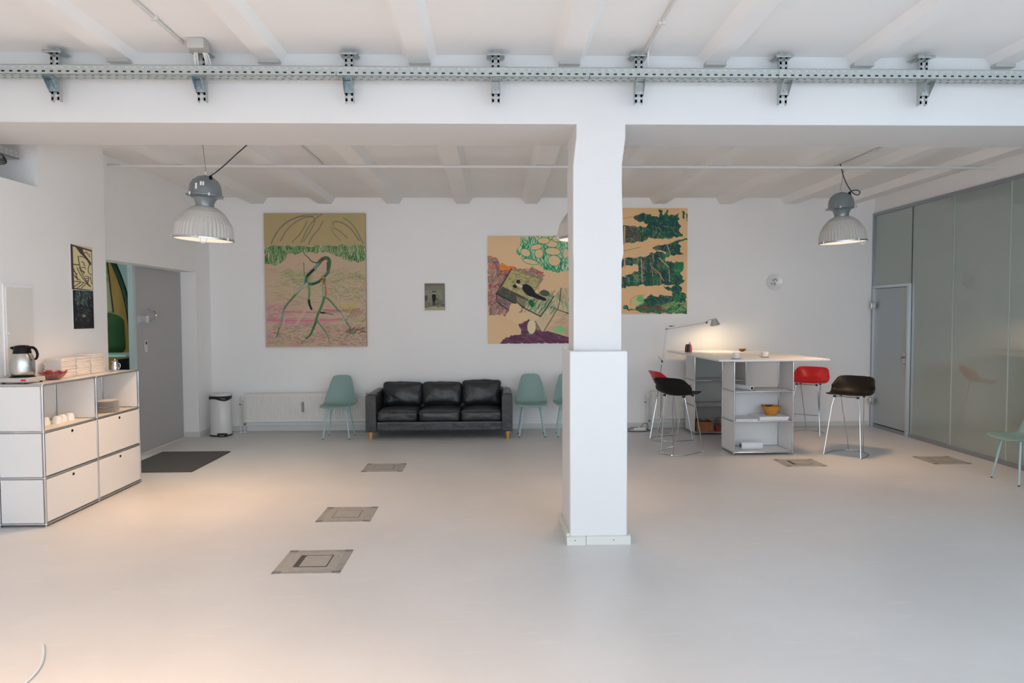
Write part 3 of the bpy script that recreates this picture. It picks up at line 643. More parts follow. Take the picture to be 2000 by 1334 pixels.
# ------------------------------------------------------------------ cable tray, brackets, conduits
TZ0, TZ1, TY0, TY1 = 3.206, 3.268, 4.64, 4.74
tm_side = tray_mat('slotted_tray_side', [('Z', .019, .0055, 0.)])
tm_bot = tray_mat('slotted_tray_bottom', [('Y', .028, .0055, .01), ('Y', .072, .0055, .036)])
tray = thing('cable_tray', 'long slotted zinc cable tray running under the ceiling in front of the beam', 'cable tray', (0, TY0, TZ0))
cuts = [-3.75, -1.035, .66, 1.945, 5.40]
for k in range(4):
    x0, x1 = cuts[k], cuts[k + 1] - .003; dz = .0008 * k
    b = MB().box(x0, x1, 0, .0015, 0, .062, 0).box(x0, x1, 0, .1, 0, .0015, 1).box(x0, x1, .0985, .1, 0, .062, 0)
    b.box(x0, x1, 0, .006, .0605, .062, 0).box(x0, x1, .094, .1, .0605, .062, 0)
    mbp = b
    n_ = int((x1 - x0) / .0525)
    for q in range(n_):
        xx = x0 + .02 + q * .0525
        b.box(xx, xx + .018, -.0012, .0, .043, .048, 2)
    b.build('tray_section', [tm_side, tm_bot, 'alulight'], tray)
for yy, zz, rr in [(.020, .019, .013), (.050, .014, .011), (.078, .011, .009)]:
    c_ = MB().tube([(x, TY0 + yy + .002 * math.sin(x * 3), TZ0 + zz + .003) for x in np.linspace(-3.7, 5.35, 60)], rr, 6)
    tag(c_.build('cable', 'cordm'), 'black cable lying inside the zinc cable tray', 'cable', 'cables in the tray')

def bracket(x, label, side):
    t = thing('tray_bracket', label, 'bracket', (x, 0, 0), 0, 'zinc brackets holding the cable tray')
    y = 4.745
    pl = MB().box(-.062, .062, y - .035, y + .085, 3.386, 3.392)
    for xx in (-.045, .045):
        for yy in (-.02, .068): pl.lathe([(.009, 3.374), (.009, 3.386)], (xx, y + yy, 0), 6)
        pl.box(xx - .006, xx + .006, y - .03, y + .08, 3.380, 3.386)
    pl.box(-.062, .062, y - .035, y - .032, 3.372, 3.388)
    pl.box(-.02, .02, y + .03, y + .07, 3.392, ZC1)
    pl.build('ceiling_plate', 'zinc', t)
    ps = MB()   # channel post with square punched holes: two flanges and rungs
    for sx in (-1, 1): ps.box(sx * .027 - .002, sx * .027 + .002, y - .002, y + .032, 3.062, 3.386).box(sx * .019 - .007, sx * .019 + .007, y - .002, y + .0015, 3.062, 3.386)
    z = 3.068
    while z < 3.38:
        ps.box(-.025, .025, y - .002, y + .0012, z, z + .021); z += .038
    ps.build('post', 'zinc', t)
    gs = MB()
    for gx in (-.03, .03): gs.prism([(y, 3.205), (TY0 + .01, 3.205), (TY0 + .02, 3.190), (y - .018, 3.118), (y, 3.112)], gx - .0015, gx + .0015, 'x')
    gs.box(-.03, .03, y - .02, y - .017, 3.12, 3.20).box(-.03, .03, TY0 + .01, y, 3.202, 3.205)
    gs.lathe([(.008, y - .028), (.008, y - .02)], (0, 0, 3.15), 6, 0, 'y')
    gs.build('gusset', 'zincblue' if side < 0 else 'zinc', t)
lab = ['leftmost zinc bracket of the cable tray, near the left frame edge', 'zinc tray bracket beside the grey junction box', 'zinc tray bracket above the tall branch painting',
       'zinc tray bracket, first one left of the pillar', 'zinc tray bracket just right of the pillar head', 'zinc tray bracket between pillar and right lamp', 'rightmost zinc bracket of the cable tray']
for i, x in enumerate([-2.94, -1.966, -.972, .026, 1.011, 2.018, 3.008]): bracket(x, lab[i], 1 if i > 2 else -1)

t = thing('junction_box', 'grey junction box on the ceiling beside the second tray bracket', 'junction box', (-1.93, 4.62, ZC1))
MB().pillow((0, .0, -.036), (.055, .05, .035), .008, 4).build('box_body', mat('grey_box_plastic', (.45, .45, .42), .5), t, weld=True)
for k, (dx, r_) in enumerate([(-.05, .008), (-.032, .006), (.02, .006), (.033, .005), (.048, .005)]):
    MB().tube([(dx * .6, .03, -.06), (dx, .055, -.09), (dx + .004, .07, -.17)], r_, 6, smooth=1).build('cable', 'pipew', t)
def conduit(name, label, x, y0, y1, z):
    t = thing(name, label, 'conduit', (x, 0, z))
    MB().tube([(0, y0, -.012), (0, y1, -.012)], .011, 8).build('pipe', 'pipew', t)
    y = y0 + .35
    while y < y1:
        bx(-.02, .02, y, y + .025, -.026, 0).build('clip', 'pipew', t); y += .9
conduit('ceiling_conduit', 'pale conduit on the ceiling ending at the junction box', -2.04, -1.5, 4.64, ZC1)
conduit('ceiling_conduit', 'pale conduit on the ceiling right of the pillar', 1.05, -1.5, 4.70, ZC1)
conduit('ceiling_conduit', 'pale conduit on the back ceiling above the tall branch painting', -1.82, GY1, 7.45, ZC2)
conduit('ceiling_conduit', 'pale conduit on the back ceiling leading to the right lamp', 3.80, GY1, 7.6, ZC2)
tag(MB().tube([(1.06, 4.62, ZC1 - .01), (1.065, 4.70, 3.39), (1.07, 4.72, 3.25)], .007, 6, smooth=1).build('cable', 'pipew'), 'white cable dropping from the ceiling into the tray right of the pillar', 'cable')
# white rail across the back bay
t = thing('ceiling_rail', 'thin white rail spanning the back ceiling under the ribs', 'rail', (0, 7.13, 0))
MB().box(-3.90, 5.30, -.012, .012, 3.128, 3.150).build('rail_body', 'white', t)
for x in [-3.88, -3.25, -2.32, -1.383, -.417, .541, 1.46, 2.343, 3.286, 4.206, 5.05]: bx(x - .09, x + .09, -.006, .006, 3.150, 3.157).build('clip', 'greyback', t)
# tray stub in the niche
t = thing('cable_tray', 'short slotted tray stub with dangling cables in the upper left niche', 'cable tray', (-3.93, 5.47, 2.90))
tm2 = tray_mat('slotted_stub_side', [('Z', .02, .006, 0.), ('Z', .045, .005, .02)])
st = MB().box(.045, .048, 0, .30, 0, .07).box(-.05, .048, 0, .30, 0, .003).box(-.05, -.047, 0, .30, 0, .07); sl_ = st
for q in range(5):
    for zz in (.018, .048): sl_.box(.048, .0486, .03 + q * .055, .052 + q * .055, zz - .005, zz + .005, 1)
sl_.build('tray_section', ['zinc', 'alulight'], t)
for k in range(4):
    MB().tube([(.03 - .012 * k, .0, -.01), (.035 - .01 * k, .08, -.05 - .012 * k), (.04, .14 + .015 * k, -.03 - .01 * k), (.03, .12, .01), (.02, .02, .015)], .005, 6, smooth=2).build('cable', 'cordm', t)

# ------------------------------------------------------------------ industrial pendant lamps
def make_lamp(loc, label, tilt=(0, 0), cord=None, top=3.157, power=1.):
    t = thing('pendant_lamp', label, 'lamp', loc, 0, 'industrial pendant lamps')
    t.rotation_euler = (tilt[0], tilt[1], 0)
    e = []
    MB().lathe([(0, .535), (.035, .535), (.07, .52), (.105, .49), (.125, .45), (.132, .405), (.134, .375), (.15, .370), (.15, .360), (.12, .352), (.10, .345)], seg=40).build('housing', 'housing', t, angle=50)
    MB().lathe([(.105, .352), (.085, .33), (.074, .30), (.071, .265), (.071, .255)], seg=32, cap=False).build('neck', 'housing', t, angle=50)
    for a_ in (.6, 2.7, 4.2, 5.3): MB().lathe([(.012, .352), (.012, .376)], (.150 * math.cos(a_), .150 * math.sin(a_), 0), 10).build('clamp_screw', 'steel', t)
    prof = [(.070, .275), (.082, .272), (.115, .255), (.155, .222), (.190, .175), (.214, .12), (.226, .06), (.231, .015), (.235, 0)]
    MB().lathe(prof, seg=88, cap=False, flute=(.005, .16, .04)).build('reflector_shade', 'shade', t, angle=12, solid=.004)
    MB().lathe([(.231, .004), (.246, .004), (.246, -.008), (.231, -.008), (.231, .004)], seg=64, cap=False).build('rim_ring', 'steel', t)
    MB().lathe([(0, .001), (.230, .001), (.230, -.004), (.12, -.010), (0, -.014)], seg=48).build('diffuser_glass', 'diffuser', t)
    sl_ = bpy.data.lights.new('lamp_light', 'SPOT'); sl_.energy = LAMP * power; sl_.color = (1, .59, .31); sl_.spot_size = math.radians(132); sl_.spot_blend = 1.; sl_.shadow_soft_size = .16
    so_ = bpy.data.objects.new('lamp_light', sl_); C.objects.link(so_); so_.parent = t; so_.location = (0, 0, -.04)
    for a_ in (-2.9, -.3, 1.3, 4.9): bx(.245 * math.cos(a_) - .010, .245 * math.cos(a_) + .010, .245 * math.sin(a_) - .008, .245 * math.sin(a_) + .008, -.012, .016).build('latch', 'steel', t)
    MB().tube([(.07, -.232, -.008), (.075, -.236, -.045), (.10, -.236, -.055), (.122, -.232, -.030), (.12, -.225, -.010)], .004, 6, smooth=1).build('safety_hook', 'paperw', t)
    MB().tube([(0, 0, .53), (.012, 0, .545), (.0, 0, .575), (-.012, 0, .545)], .004, 6, closed=True, smooth=1).build('suspension_ring', 'steel', t)
    inv = Matrix.Rotation(tilt[1], 4, 'Y') @ Matrix.Rotation(tilt[0], 4, 'X')
    h_ = top - loc[2]
    MB().tube([(0, 0, .57), ((inv.inverted() @ Vector((0, 0, h_))).x, (inv.inverted() @ Vector((0, 0, h_))).y, h_)], .0025, 6).build('suspension_wire', 'wire', t)
    if cord:
        MB().tube([(.06, -.02, .50), *cord], .0055, 8, smooth=2).build('power_cord', 'cordm', t)
        MB().lathe([(.016, .485), (.014, .52), (.008, .53)], (.066, -.06, 0), 12).build('cord_gland', 'black', t)
    return t
for lp in [make_lamp((-2.455, 5.90, 2.262), 'grey industrial pendant lamp with ribbed shade near the left wall', (0, math.radians(3.2)), [(.066, -.06, .53), (.10, -.06, .55), (.17, -.05, .62), (.25, -.02, .72), (.34, 0, .82), (.42, .02, .90)]),
           make_lamp((.800, 5.90, 2.262), 'grey industrial pendant lamp mostly hidden behind the pillar', (0, 0), [(.066, -.06, .53), (.12, 0, .7), (.14, 0, .9)], power=.35),
           make_lamp((3.800, 7.35, 2.385), 'grey industrial pendant lamp above the tall bar table', (0, math.radians(-3.2)), [(.066, -.06, .53), (.14, -.06, .55), (.19, -.06, .52), (.15, -.06, .48), (.09, -.06, .52), (.03, -.03, .66), (.01, 0, .84)], power=.62),
           make_lamp((-2.2, 1.25, 2.42), 'grey industrial pendant lamp of the front bay, over the left foreground floor', top=3.372, power=2.9),
           make_lamp((-.75, 1.25, 2.42), 'grey industrial pendant lamp of the front bay, over the middle foreground floor', top=3.372, power=1.2)]: pass
lm = MB()
for i, (x, z) in enumerate([(-.022, .43), (.016, .445), (.036, .445)]): lm.box(x - .007, x + .007, -.1318, -.1300, z - (.028 if i == 0 else .012), z + .02)
lm.build('sticker', 'whitep', bpy.data.objects['pendant_lamp'])

# ------------------------------------------------------------------ modular chrome-tube cabinets
def tube_unit(name, label, loc, rz, W, D, zs, group=None, sides=(1, 1), backs=None, fronts=None, shelves=None, top=False, back_m='white'):
    """W: list of module edges along x, front at y=0, zs: levels. fronts/backs: sets of (module, cell)"""
    t = thing(name, label, 'cabinet' if fronts else 'shelf', loc, rz, group); r = .0085
    f = MB()
    for x in W:
        for y in (0, D):
            f.tube([(x, y, zs[0]), (x, y, zs[-1])], r, 10)
            for z in zs: f.lathe([(.001, z - .0115), (.008, z - .009), (.0115, z), (.008, z + .009), (.001, z + .0115)], (x, y, 0), 10)
    for z in zs:
        for y in (0, D):
            f.tube([(W[0], y, z), (W[-1], y, z)], r, 10)
        for x in W: f.tube([(x, 0, z), (x, D, z)], r, 10)
    f.build('tube_frame', 'chrome', t, angle=50)
    for x in W:
        for y in (0, D): MB().lathe([(.011, 0.0), (.012, .006), (.006, .010), (.006, zs[0])], (x, y, 0), 12).build('foot', 'chrome', t)
    e = .006
    for sx, on in ((W[0], sides[0]), (W[-1], sides[1])):
        if not on: continue
        for k in range(len(zs) - 1):
            bx(sx - .004, sx + .004, r + e, D - r - e, zs[k] + r + .002, zs[k + 1] - r - .002).build('side_panel', 'white', t)
    for m_ in range(len(W) - 1):
        x0, x1 = W[m_] + r + .002, W[m_ + 1] - r - .002
        if m_ and fronts:
            for k in range(len(zs) - 1): bx(W[m_] - .003, W[m_] + .003, r + e, D - r - e, zs[k] + r + .002, zs[k + 1] - r - .002).build('divider_panel', 'white', t)
        for k in range(len(zs) - 1):
            if backs is None or (m_, k) in backs:
                bx(x0, x1, D - .004, D + .004, zs[k] + r + .002, zs[k + 1] - r - .002).build('back_panel', back_m, t)
        for k, z in enumerate(zs):
            if k == len(zs) - 1 and not top: continue
            bx(x0, x1, r, D - r, z - .003, z + (.0075 if k == len(zs) - 1 else .004)).build('shelf_panel', ('warmshelf' if (fronts and k == 2) else 'white'), t)
        for k in range(len(zs) - 1):
            if fronts and (m_, k) in fronts:
                d = bx(x0 + .003, x1 - .003, -.004, .010, zs[k] + r + .005, zs[k + 1] - r - .005).build('drawer', 'white', t, bevel=.002)
                xm, zk = (x0 + x1) / 2 - .005, zs[k + 1] - .045
                MB().lathe([(.0, -.0055), (.007, -.0055), (.0085, -.010), (.011, -.008), (.0115, -.004)], (xm, 0, zk), 18, 0, 'y').build('knob', 'black', d, label='round dark pull')
    return t
tube_unit('sideboard', 'white sideboard with chrome tube frame along the left wall', (-3.425, 5.262, 0), PI / 2, [0, .70, 1.40], .345, [.022, .376, .730, 1.088], sides=(1, 1), fronts={(0, 0), (0, 1), (1, 0), (1, 1)}, top=True)
TR = .03
def tw(x, y):   # table frame: pivot at the near left corner
    c, s_ = math.cos(TR), math.sin(TR); dx, dy = x - 2.49, y - 7.46
    return (2.49 + dx * c - dy * s_, 7.46 + dx * s_ + dy * c)
x_, y_ = tw(2.735, 7.63)
tube_unit('shelf_unit', 'white chrome-framed shelf unit carrying the near end of the bar table', (x_, y_, 0), TR, [0, .685], .37, [.032, .386, .727, 1.071], 'shelf units under the bar table', backs={(0, 0), (0, 1)}, shelves=1)
x_, y_ = tw(2.715, 8.95)
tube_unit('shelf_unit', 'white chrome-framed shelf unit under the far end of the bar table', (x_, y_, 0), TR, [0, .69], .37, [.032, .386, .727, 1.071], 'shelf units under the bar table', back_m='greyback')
tt = MB(); tt.prism([tw(2.49, 7.46), tw(3.755, 7.46), tw(3.755, 9.47), tw(2.49, 9.47)], 1.0835, 1.103, 'z')
tag(tt.build('bar_table_top', 'white', bevel=.002), 'large thin white table top lying on two chrome shelf units', 'table')

# ------------------------------------------------------------------ seat shells
def shell(prof, nu=18, nv=26, p=2.4):
    """prof: list of (y, z, halfwidth, curl); returns MB surface"""
    Q = [Vector(q) for q in prof]; n = len(Q) - 1
    def cr(t):
        k = min(int(t * n), n - 1); f = t * n - k
        p0, p1, p2, p3 = Q[max(k - 1, 0)], Q[k], Q[k + 1], Q[min(k + 2, n)]
        return .5 * ((2 * p1) + (p2 - p0) * f + (2 * p0 - 5 * p1 + 4 * p2 - p3) * f * f + (3 * p1 - p0 - 3 * p2 + p3) * f ** 3)
    m = MB(); vs = []
    for j in range(nv + 1):
        t = j / nv; q = cr(t); d = cr(min(t + .01, 1)) - cr(max(t - .01, 0)); tv = Vector((d[0], d[1])).normalized()
        nrm = Vector((tv.y, -tv.x))
        if nrm.y < 0 and t < .2: nrm = -nrm
        nrm = Vector((-tv.y, tv.x)) * (-1)
        if j == 0: sgn = 1 if nrm.y > 0 else -1
        nrm *= sgn
        for i in range(nu + 1):
            u = -1 + 2 * i / nu
            lift = q[3] * abs(u) ** p
            vs.append((q[2] * math.sin(u * PI / 2) if False else q[2] * u, q[0] + nrm.x * lift, q[1] + nrm.y * lift))
    m.add(vs, [(j * (nu + 1) + i, j * (nu + 1) + i + 1, (j + 1) * (nu + 1) + i + 1, (j + 1) * (nu + 1) + i) for j in range(nv) for i in range(nu)])
    return m

def teal_chair(label, loc, rz):
    t = thing('shell_chair', label, 'chair', loc, rz, 'teal shell chairs')
    shell([(.232, .405, .10, .0), (.225, .420, .175, .003), (.19, .428, .205, .012), (.08, .420, .210, .02), (-.06, .414, .213, .028), (-.13, .425, .212, .04), (-.168, .470, .205, .055), (-.19, .55, .187, .05), (-.212, .65, .162, .035), (-.235, .74, .135, .018), (-.246, .785, .112, .008), (-.248, .800, .080, .003), (-.249, .803, .03, 0)]).build('seat_shell', 'teal', t, solid=.007, angle=80)
    for sx in (-1, 1):
        for (yb, yt) in ((.172, .12), (-.165, -.10)):
            l = MB().tube([(sx * .115, yt, .405), (sx * .172, yb, .004)], [.0125, .0085], 12).build('leg', 'tealm', t)
            MB().lathe([(.009, 0), (.0095, .008), (.0088, .012)], (sx * .172, yb, 0), 10).build('foot_cap', 'dark', l)
    f = MB().tube([(-.115, .12, .402), (.115, .12, .402)], .009, 8).tube([(-.115, -.10, .402), (.115, -.10, .402)], .009, 8).tube([(0, .12, .402), (0, -.10, .402)], .009, 8)
    f.build('seat_frame', 'tealm', t)
    return t
teal_chair('teal shell chair in front of the long radiator', (-2.046, 9.045, 0), PI)
teal_chair('teal shell chair immediately right of the black sofa', (.507, 9.07, 0), PI)
teal_chair('teal shell chair half hidden behind the white pillar', (1.020, 9.07, 0), PI)
teal_chair('teal shell chair cut off by the right frame edge by the glass wall', (5.04, 6.315, 0), PI / 2)

def bar_stool(label, loc, rz, m, group=None, sc=1., bar=False):
    t = thing('bar_stool', label, 'stool', loc, rz, group)
    shell([(.235, .700, .10, -.004), (.228, .702, .16, 0), (.19, .700, .195, .01), (.08, .682, .215, .014), (-.04, .672, .228, .030), (-.12, .680, .236, .066), (-.175, .715, .236, .095), (-.205, .770, .226, .085), (-.222, .825, .212, .05), (-.230, .862, .192, .025), (-.233, .880, .150, .01), (-.234, .886, .07, .002)], 22, 30, 2.2).build('seat_shell', m, t, solid=.007, angle=80)
    r = .0052
    base = [(.19, .215), (.185, -.06), (.165, -.125), (.07, -.235), (-.07, -.235), (-.165, -.125), (-.185, -.06), (-.19, .215)]
    f = MB().tube([(x * 1.05, y * 1.05, r) for x, y in base], r, 8, smooth=1)
    f.build('floor_frame', 'chrome', t)
    for sx in (-1, 1):
        MB().tube([(sx * .125, .11, .672), (sx * .150, .13, .55), (sx * .198, .222, r)], r, 8).build('leg', 'chrome', t)
        MB().tube([(sx * .125, -.09, .662), (sx * .080, -.238, r)], r, 8).build('leg', 'chrome', t)
        for y in (.11, -.09): bx(sx * .125 - .012, sx * .125 + .012, y - .012, y + .012, .655, .678).build('leg_socket', 'dark', t)
    MB().tube([(-.125, .11, .667), (.125, .11, .667)], r, 8).build('seat_rail', 'chrome', t)
    if bar: MB().tube([(-.168, .162, .27), (.168, .162, .27)], r, 8).build('footrest', 'chrome', t)
    return t
def face(dx, dy): return math.atan2(-dx, dy)
bar_stool('black bar stool at the left of the bar table, facing the table', (2.15, 7.86, 0), face(.72, .69), 'black', 'black bar stools')
bar_stool('red bar stool behind the black one, left of the bar table', (2.27, 8.70, 0), face(.97, .22), 'red', 'red bar stools')
bar_stool('red bar stool at the right of the bar table', (4.235, 9.03, 0), face(-.62, -.78), 'red', 'red bar stools', bar=True)
bar_stool('black bar stool nearest the glass door', (4.065, 7.655, 0), face(-.72, -.69), 'black', 'black bar stools')

# ------------------------------------------------------------------ sofa
so = thing('leather_sofa', 'black leather three-seat sofa with wooden feet against the back wall', 'sofa', (-.703, 9.17, 0))
fr = MB().pillow((0, .01, .165), (.84, .345, .065), .012, 10)
fr.build('seat_base', 'leather', so, weld=True)
MB().pillow((0, .325, .36), (.84, .05, .26), .03, 10).build('back_frame', 'leather', so, weld=True)
for sx in (-1, 1):
    ar = MB()
    rings = []
    for y in (-.375, -.365, .0, .365, .375):
        k = .97 if abs(y) > .37 else 1
        rings.append([(sx * .878 + px_ * k, y, .345 + (pz_ - .345) * k) for px_, pz_ in [(-.062, .10), (.062, .10), (.070, .12), (.070, .52), (.066, .565), (.045, .592), (0, .600), (-.045, .592), (-.066, .565), (-.070, .52), (-.070, .12)]])
    ar.loft(rings).build('armrest', 'leather', so, angle=50, bevel=.004)
    for y in (-.335, .32): MB().lathe([(.016, 0), (.018, .004), (.030, .098), (.030, .105)], (sx * .888, y, 0), 20).build('foot', 'beech', so, label='turned beech foot')
for k, (x0, x1) in enumerate([(-.815, -.277), (-.272, .272), (.277, .815)]):
    xc, hw = (x0 + x1) / 2, (x1 - x0) / 2
    MB().pillow((xc, -.055, .302), (hw - .003, .315, .068), .035, 14, (0, .008, .022), .010, 16., k + 1).build('seat_cushion', 'leather', so, weld=True, angle=80)
    hz = [.158, .156, .168][k]; zc = [.535, .535, .545][k]
    c_ = MB().pillow((0, 0, 0), (hw + [-.006, -.002, -.006][k], .075, hz), .045, 14, (0, .045, .01), .012, 11., k + 5)
    o = c_.build('back_cushion', 'leather', so, weld=True, angle=80); o.location = (xc + [.012, .0, -.004][k], .19, zc); o.rotation_euler = (math.radians(-12), math.radians([.5, .4, -.4][k]), 0)

# ------------------------------------------------------------------ pedal bin
t = thing('pedal_bin', 'white pedal bin with black bag rim in the back left corner', 'bin', (-3.678, 9.27, 0), -.04)
def oval(rx, ry, z, n=40, lean=0.): return [(rx * math.cos(2 * PI * i / n) + lean, ry * math.copysign(abs(math.sin(2 * PI * i / n)) ** .8, math.sin(2 * PI * i / n)), z) for i in range(n)]
MB().loft([oval(.135, .115, .018), oval(.137, .117, .03), oval(.137, .117, .50), oval(.133, .113, .505)]).build('bin_body', 'canm', t, angle=50)
MB().loft([oval(.139, .119, 0), oval(.141, .121, .004), oval(.141, .121, .018), oval(.13, .11, .022)]).build('base_ring', 'dark', t, angle=50)
bg = MB(); n = 40; rg = []
for z, k in ((.49, 1.02), (.515, 1.05), (.535, 1.03), (.54, .98)):
    rg.append([(p_[0] * k, p_[1] * k, z + .014 * math.sin(3 * 2 * PI * i / n + 1) * (1 if z < .52 else .4) - .006 * math.cos(2 * PI * i / n)) for i, p_ in enumerate(oval(.139, .119, 0))])
bg.loft(rg).build('bag_rim', 'bagm', t, angle=60)
MB().loft([oval(.142, .122, .538), oval(.146, .126, .545), oval(.144, .124, .560), oval(.11, .09, .572), oval(.02, .02, .576)]).build('lid', 'canm', t, angle=50)
pdl = MB().box(.015, .115, -.155, -.10, .012, .030).box(.0, .13, -.126, -.10, .004, .045); pdl.build('pedal', 'dark', t, bevel=.004)
bx(.045, .105, -.160, -.154, .016, .026).build('pedal_plate', 'steel', t)

# ------------------------------------------------------------------ radiators
def radiator(label, x0, x1, z0, z1, meter=None):
    t = thing('panel_radiator', label, 'radiator', (x0, YB, 0), 0, 'panel radiators under the paintings')
    W_ = x1 - x0; yf, pitch = -.165, .034; poly = [(0, yf + .02)]
    x = .03
    while x + pitch < W_ - .02:
        poly += [(x, yf), (x + .015, yf), (x + .021, yf + .009), (x + .028, yf + .009)]; x += pitch
    poly += [(W_ - .02, yf), (W_, yf + .01), (W_, yf + .03), (0, yf + .03)]
    MB().prism(poly, z0 + .03, z1 - .045, 'z').box(0, W_, yf - .001, yf + .03, z0, z0 + .03).box(0, W_, yf - .001, yf + .03, z1 - .045, z1 - .012).build('front_panel', 'radw', t)
    MB().box(0, W_, -.09, -.055, z0, z1 - .012).build('rear_panel', 'radw', t)
    gl = MB().box(0, W_, yf - .003, -.052, z1 - .012, z1)
    gl.box(-.004, 0, yf - .003, -.052, z0, z1).box(W_, W_ + .004, yf - .003, -.052, z0, z1); gl.build('top_grille', 'radw', t, bevel=.002)
    for xx in (W_ * .15, W_ * .85): MB().box(xx, xx + .03, -.056, -.0275, z0 + .02, z0 + .3).build('wall_bracket', 'radw', t)
    v = MB().tube([(-.004, -.11, z1 - .05), (-.05, -.11, z1 - .05)], .011, 10, mi=0).lathe([(.022, -.045), (.024, -.035), (.024, .0), (.019, .012)], (-.045, -.11, z1 - .04), 16, 1)
    v.tube([(-.05, -.11, z1 - .05), (-.075, -.11, z1 - .05), (-.078, -.11, z1 - .08), (-.078, -.11, 0)], .0085, 10, mi=0).build('supply_pipe', ['pipew', 'whitep'], t)
    v = MB().tube([(-.004, -.11, z0 + .03), (-.018, -.11, z0 + .03), (-.02, -.11, z0), (-.02, -.11, 0)], .0085, 10, mi=0).lathe([(.015, z0 - .055), (.017, z0 - .04), (.015, z0 - .02)], (-.02, -.11, 0), 12, 1)
    v.lathe([(.014, .0), (.016, .01), (.014, .02)], (-.078, -.11, z1 - .16), 12, 1).build('return_pipe', ['pipew', 'wire'], t)
    MB().lathe([(.026, 0), (.026, .006), (.01, .01)], (-.078, -.11, 0), 16).lathe([(.026, 0), (.026, .006), (.01, .01)], (-.02, -.11, 0), 16).build('pipe_collar', 'whitep', t)
    if meter: bx(meter - x0 - .014, meter - x0 + .014, yf - .022, yf, .285, .425).build('heat_meter', mat('heat_meter_grey', (.30, .31, .31), .5), t, bevel=.004)
    return t
radiator('long white panel radiator with a grey meter, left of the sofa', -3.42, -1.765, .150, .538, -2.625)
radiator('white panel radiator partly hidden behind the far shelf unit', 2.21, 3.40, .150, .528)

# ------------------------------------------------------------------ floor boxes and mat
def floor_box(label, x0, x1, y0, y1, gap=False):
    t = thing('floor_box', label, 'floor box', ((x0 + x1) / 2, (y0 + y1) / 2, 0), 0, 'steel floor boxes'); w, h_ = (x1 - x0) / 2, (y1 - y0) / 2
    k = .16
    MB().prism([(-w + .02, -h_), (w - .02, -h_), (w, -h_ + .02), (w, h_ - .02), (w - .02, h_), (-w + .02, h_), (-w, h_ - .02), (-w, -h_ + .02)], 0, .0035, 'z').build('outer_frame', 'boxm', t)
    cm = .035
    for sx in (-1, 1):
        for sy in (-1, 1):
            bx(min(sx * w, sx * (w - .055)) , max(sx * w, sx * (w - .055)), min(sy * h_, sy * (h_ - cm)), max(sy * h_, sy * (h_ - cm)), .0034, .0046).build('corner_piece', 'boxcorner', t, bevel=.001)
    bx(-w * .80, w * .80, -h_ * .76, h_ * .76, .0036, .0046).build('inner_plate', 'boxlid', t)
    bx(-w * .52, w * .50, -h_ * .52, h_ * .52, .0046, .0052).build('lid_gap', 'boxdark' if gap else 'boxcorner', t)
    bx(-w * (.34 if gap else .48), w * .46, -h_ * .46, h_ * .46, .0052, .0062).build('lid', 'boxlid', t)
floor_box('steel floor box nearest the camera, with an open cable gap', -1.392, -.965, 4.235, 4.655, True)
floor_box('closed steel floor box in the middle of the left row of three', -1.395, -.971, 5.30, 5.705)
floor_box('closed steel floor box nearest the sofa', -1.366, -.945, 6.995, 7.38)
floor_box('steel floor box beside the near shelf unit of the bar table', 3.085, 3.52, 7.045, 7.405, True)
floor_box('steel floor box by the glass wall', 4.69, 5.105, 7.085, 7.475)
tag(bx(-3.91, -3.115, 7.075, 8.115, 0, .012).build('door_mat', 'matm', bevel=.003), 'charcoal door mat in front of the grey door', 'mat')
tag(MB().tube([(-2.21, 3.345, .006), (-2.145, 3.25, .006), (-2.085, 3.14, .006), (-2.055, 3.02, .006), (-2.05, 2.8, .006), (-2.1, 2.5, .006)], .0055, 8, smooth=2).build('floor_cable', mat('pale_cable', (.6, .68, .74), .35)), 'thin pale cable lying on the floor in the foreground', 'cable')

# ------------------------------------------------------------------ things on the sideboard
ZT = 1.0962
t = thing('hot_plate', 'beige electric hot plate under the thermos jug', 'hot plate', (-3.655, 5.39, ZT))
MB().box(-.11, .11, -.10, .10, .012, .046).build('hot_plate_body', 'hot', t, bevel=.004)
for x in (-.085, .085):
    for y in (-.085, .085): MB().lathe([(.010, 0), (.012, .012)], (x, y, 0), 12).build('foot', 'dark', t)
bx(.055, .09, -.102, -.099, .022, .036).build('switch', 'red', t, label='red switch')
MB().lathe([(.085, .046), (.085, .052), (.075, .054), (0, .054)], seg=32).build('heating_disc', 'black', t)
t = thing('thermos_jug', 'steel thermos jug with black lid and handle', 'jug', (-3.655, 5.395, ZT + .054))
MB().lathe([(0, 0), (.070, 0), (.078, .006), (.082, .04), (.083, .08), (.081, .12), (.072, .155), (.058, .180), (.056, .185)], seg=48).build('jug_body', 'steel', t, angle=50)
MB().lathe([(.062, .176), (.060, .19), (.055, .215), (.052, .228), (.045, .236), (.015, .240), (0, .240)], seg=40).build('lid', 'black', t, angle=50)
MB().loft([[(-.045, -.016, .195), (-.045, .016, .195), (-.045, .012, .232), (-.045, -.012, .232)], [(-.088, -.008, .213), (-.088, .008, .213), (-.088, .006, .226), (-.088, -.006, .226)]]).build('spout', 'black', t, bevel=.003)
MB().tube([(.050, 0, .220), (.085, 0, .222), (.108, 0, .200), (.118, 0, .165), (.108, 0, .135), (.096, 0, .130)], [.012, .008], 10, smooth=2).build('handle', 'black', t)
t = thing('glass_bowl', 'glass bowl of red wrapped sweets on the sideboard', 'bowl', (-3.59, 5.66, ZT))
MB().lathe([(0, 0), (.045, 0), (.06, .012), (.082, .035), (.094, .055), (.091, .055), (.078, .036), (.05, .010), (0, .006)], seg=36).build('bowl_body', mat('tinted_glass', (.75, .45, .42), .05, trans=.85), t)
sw = MB()
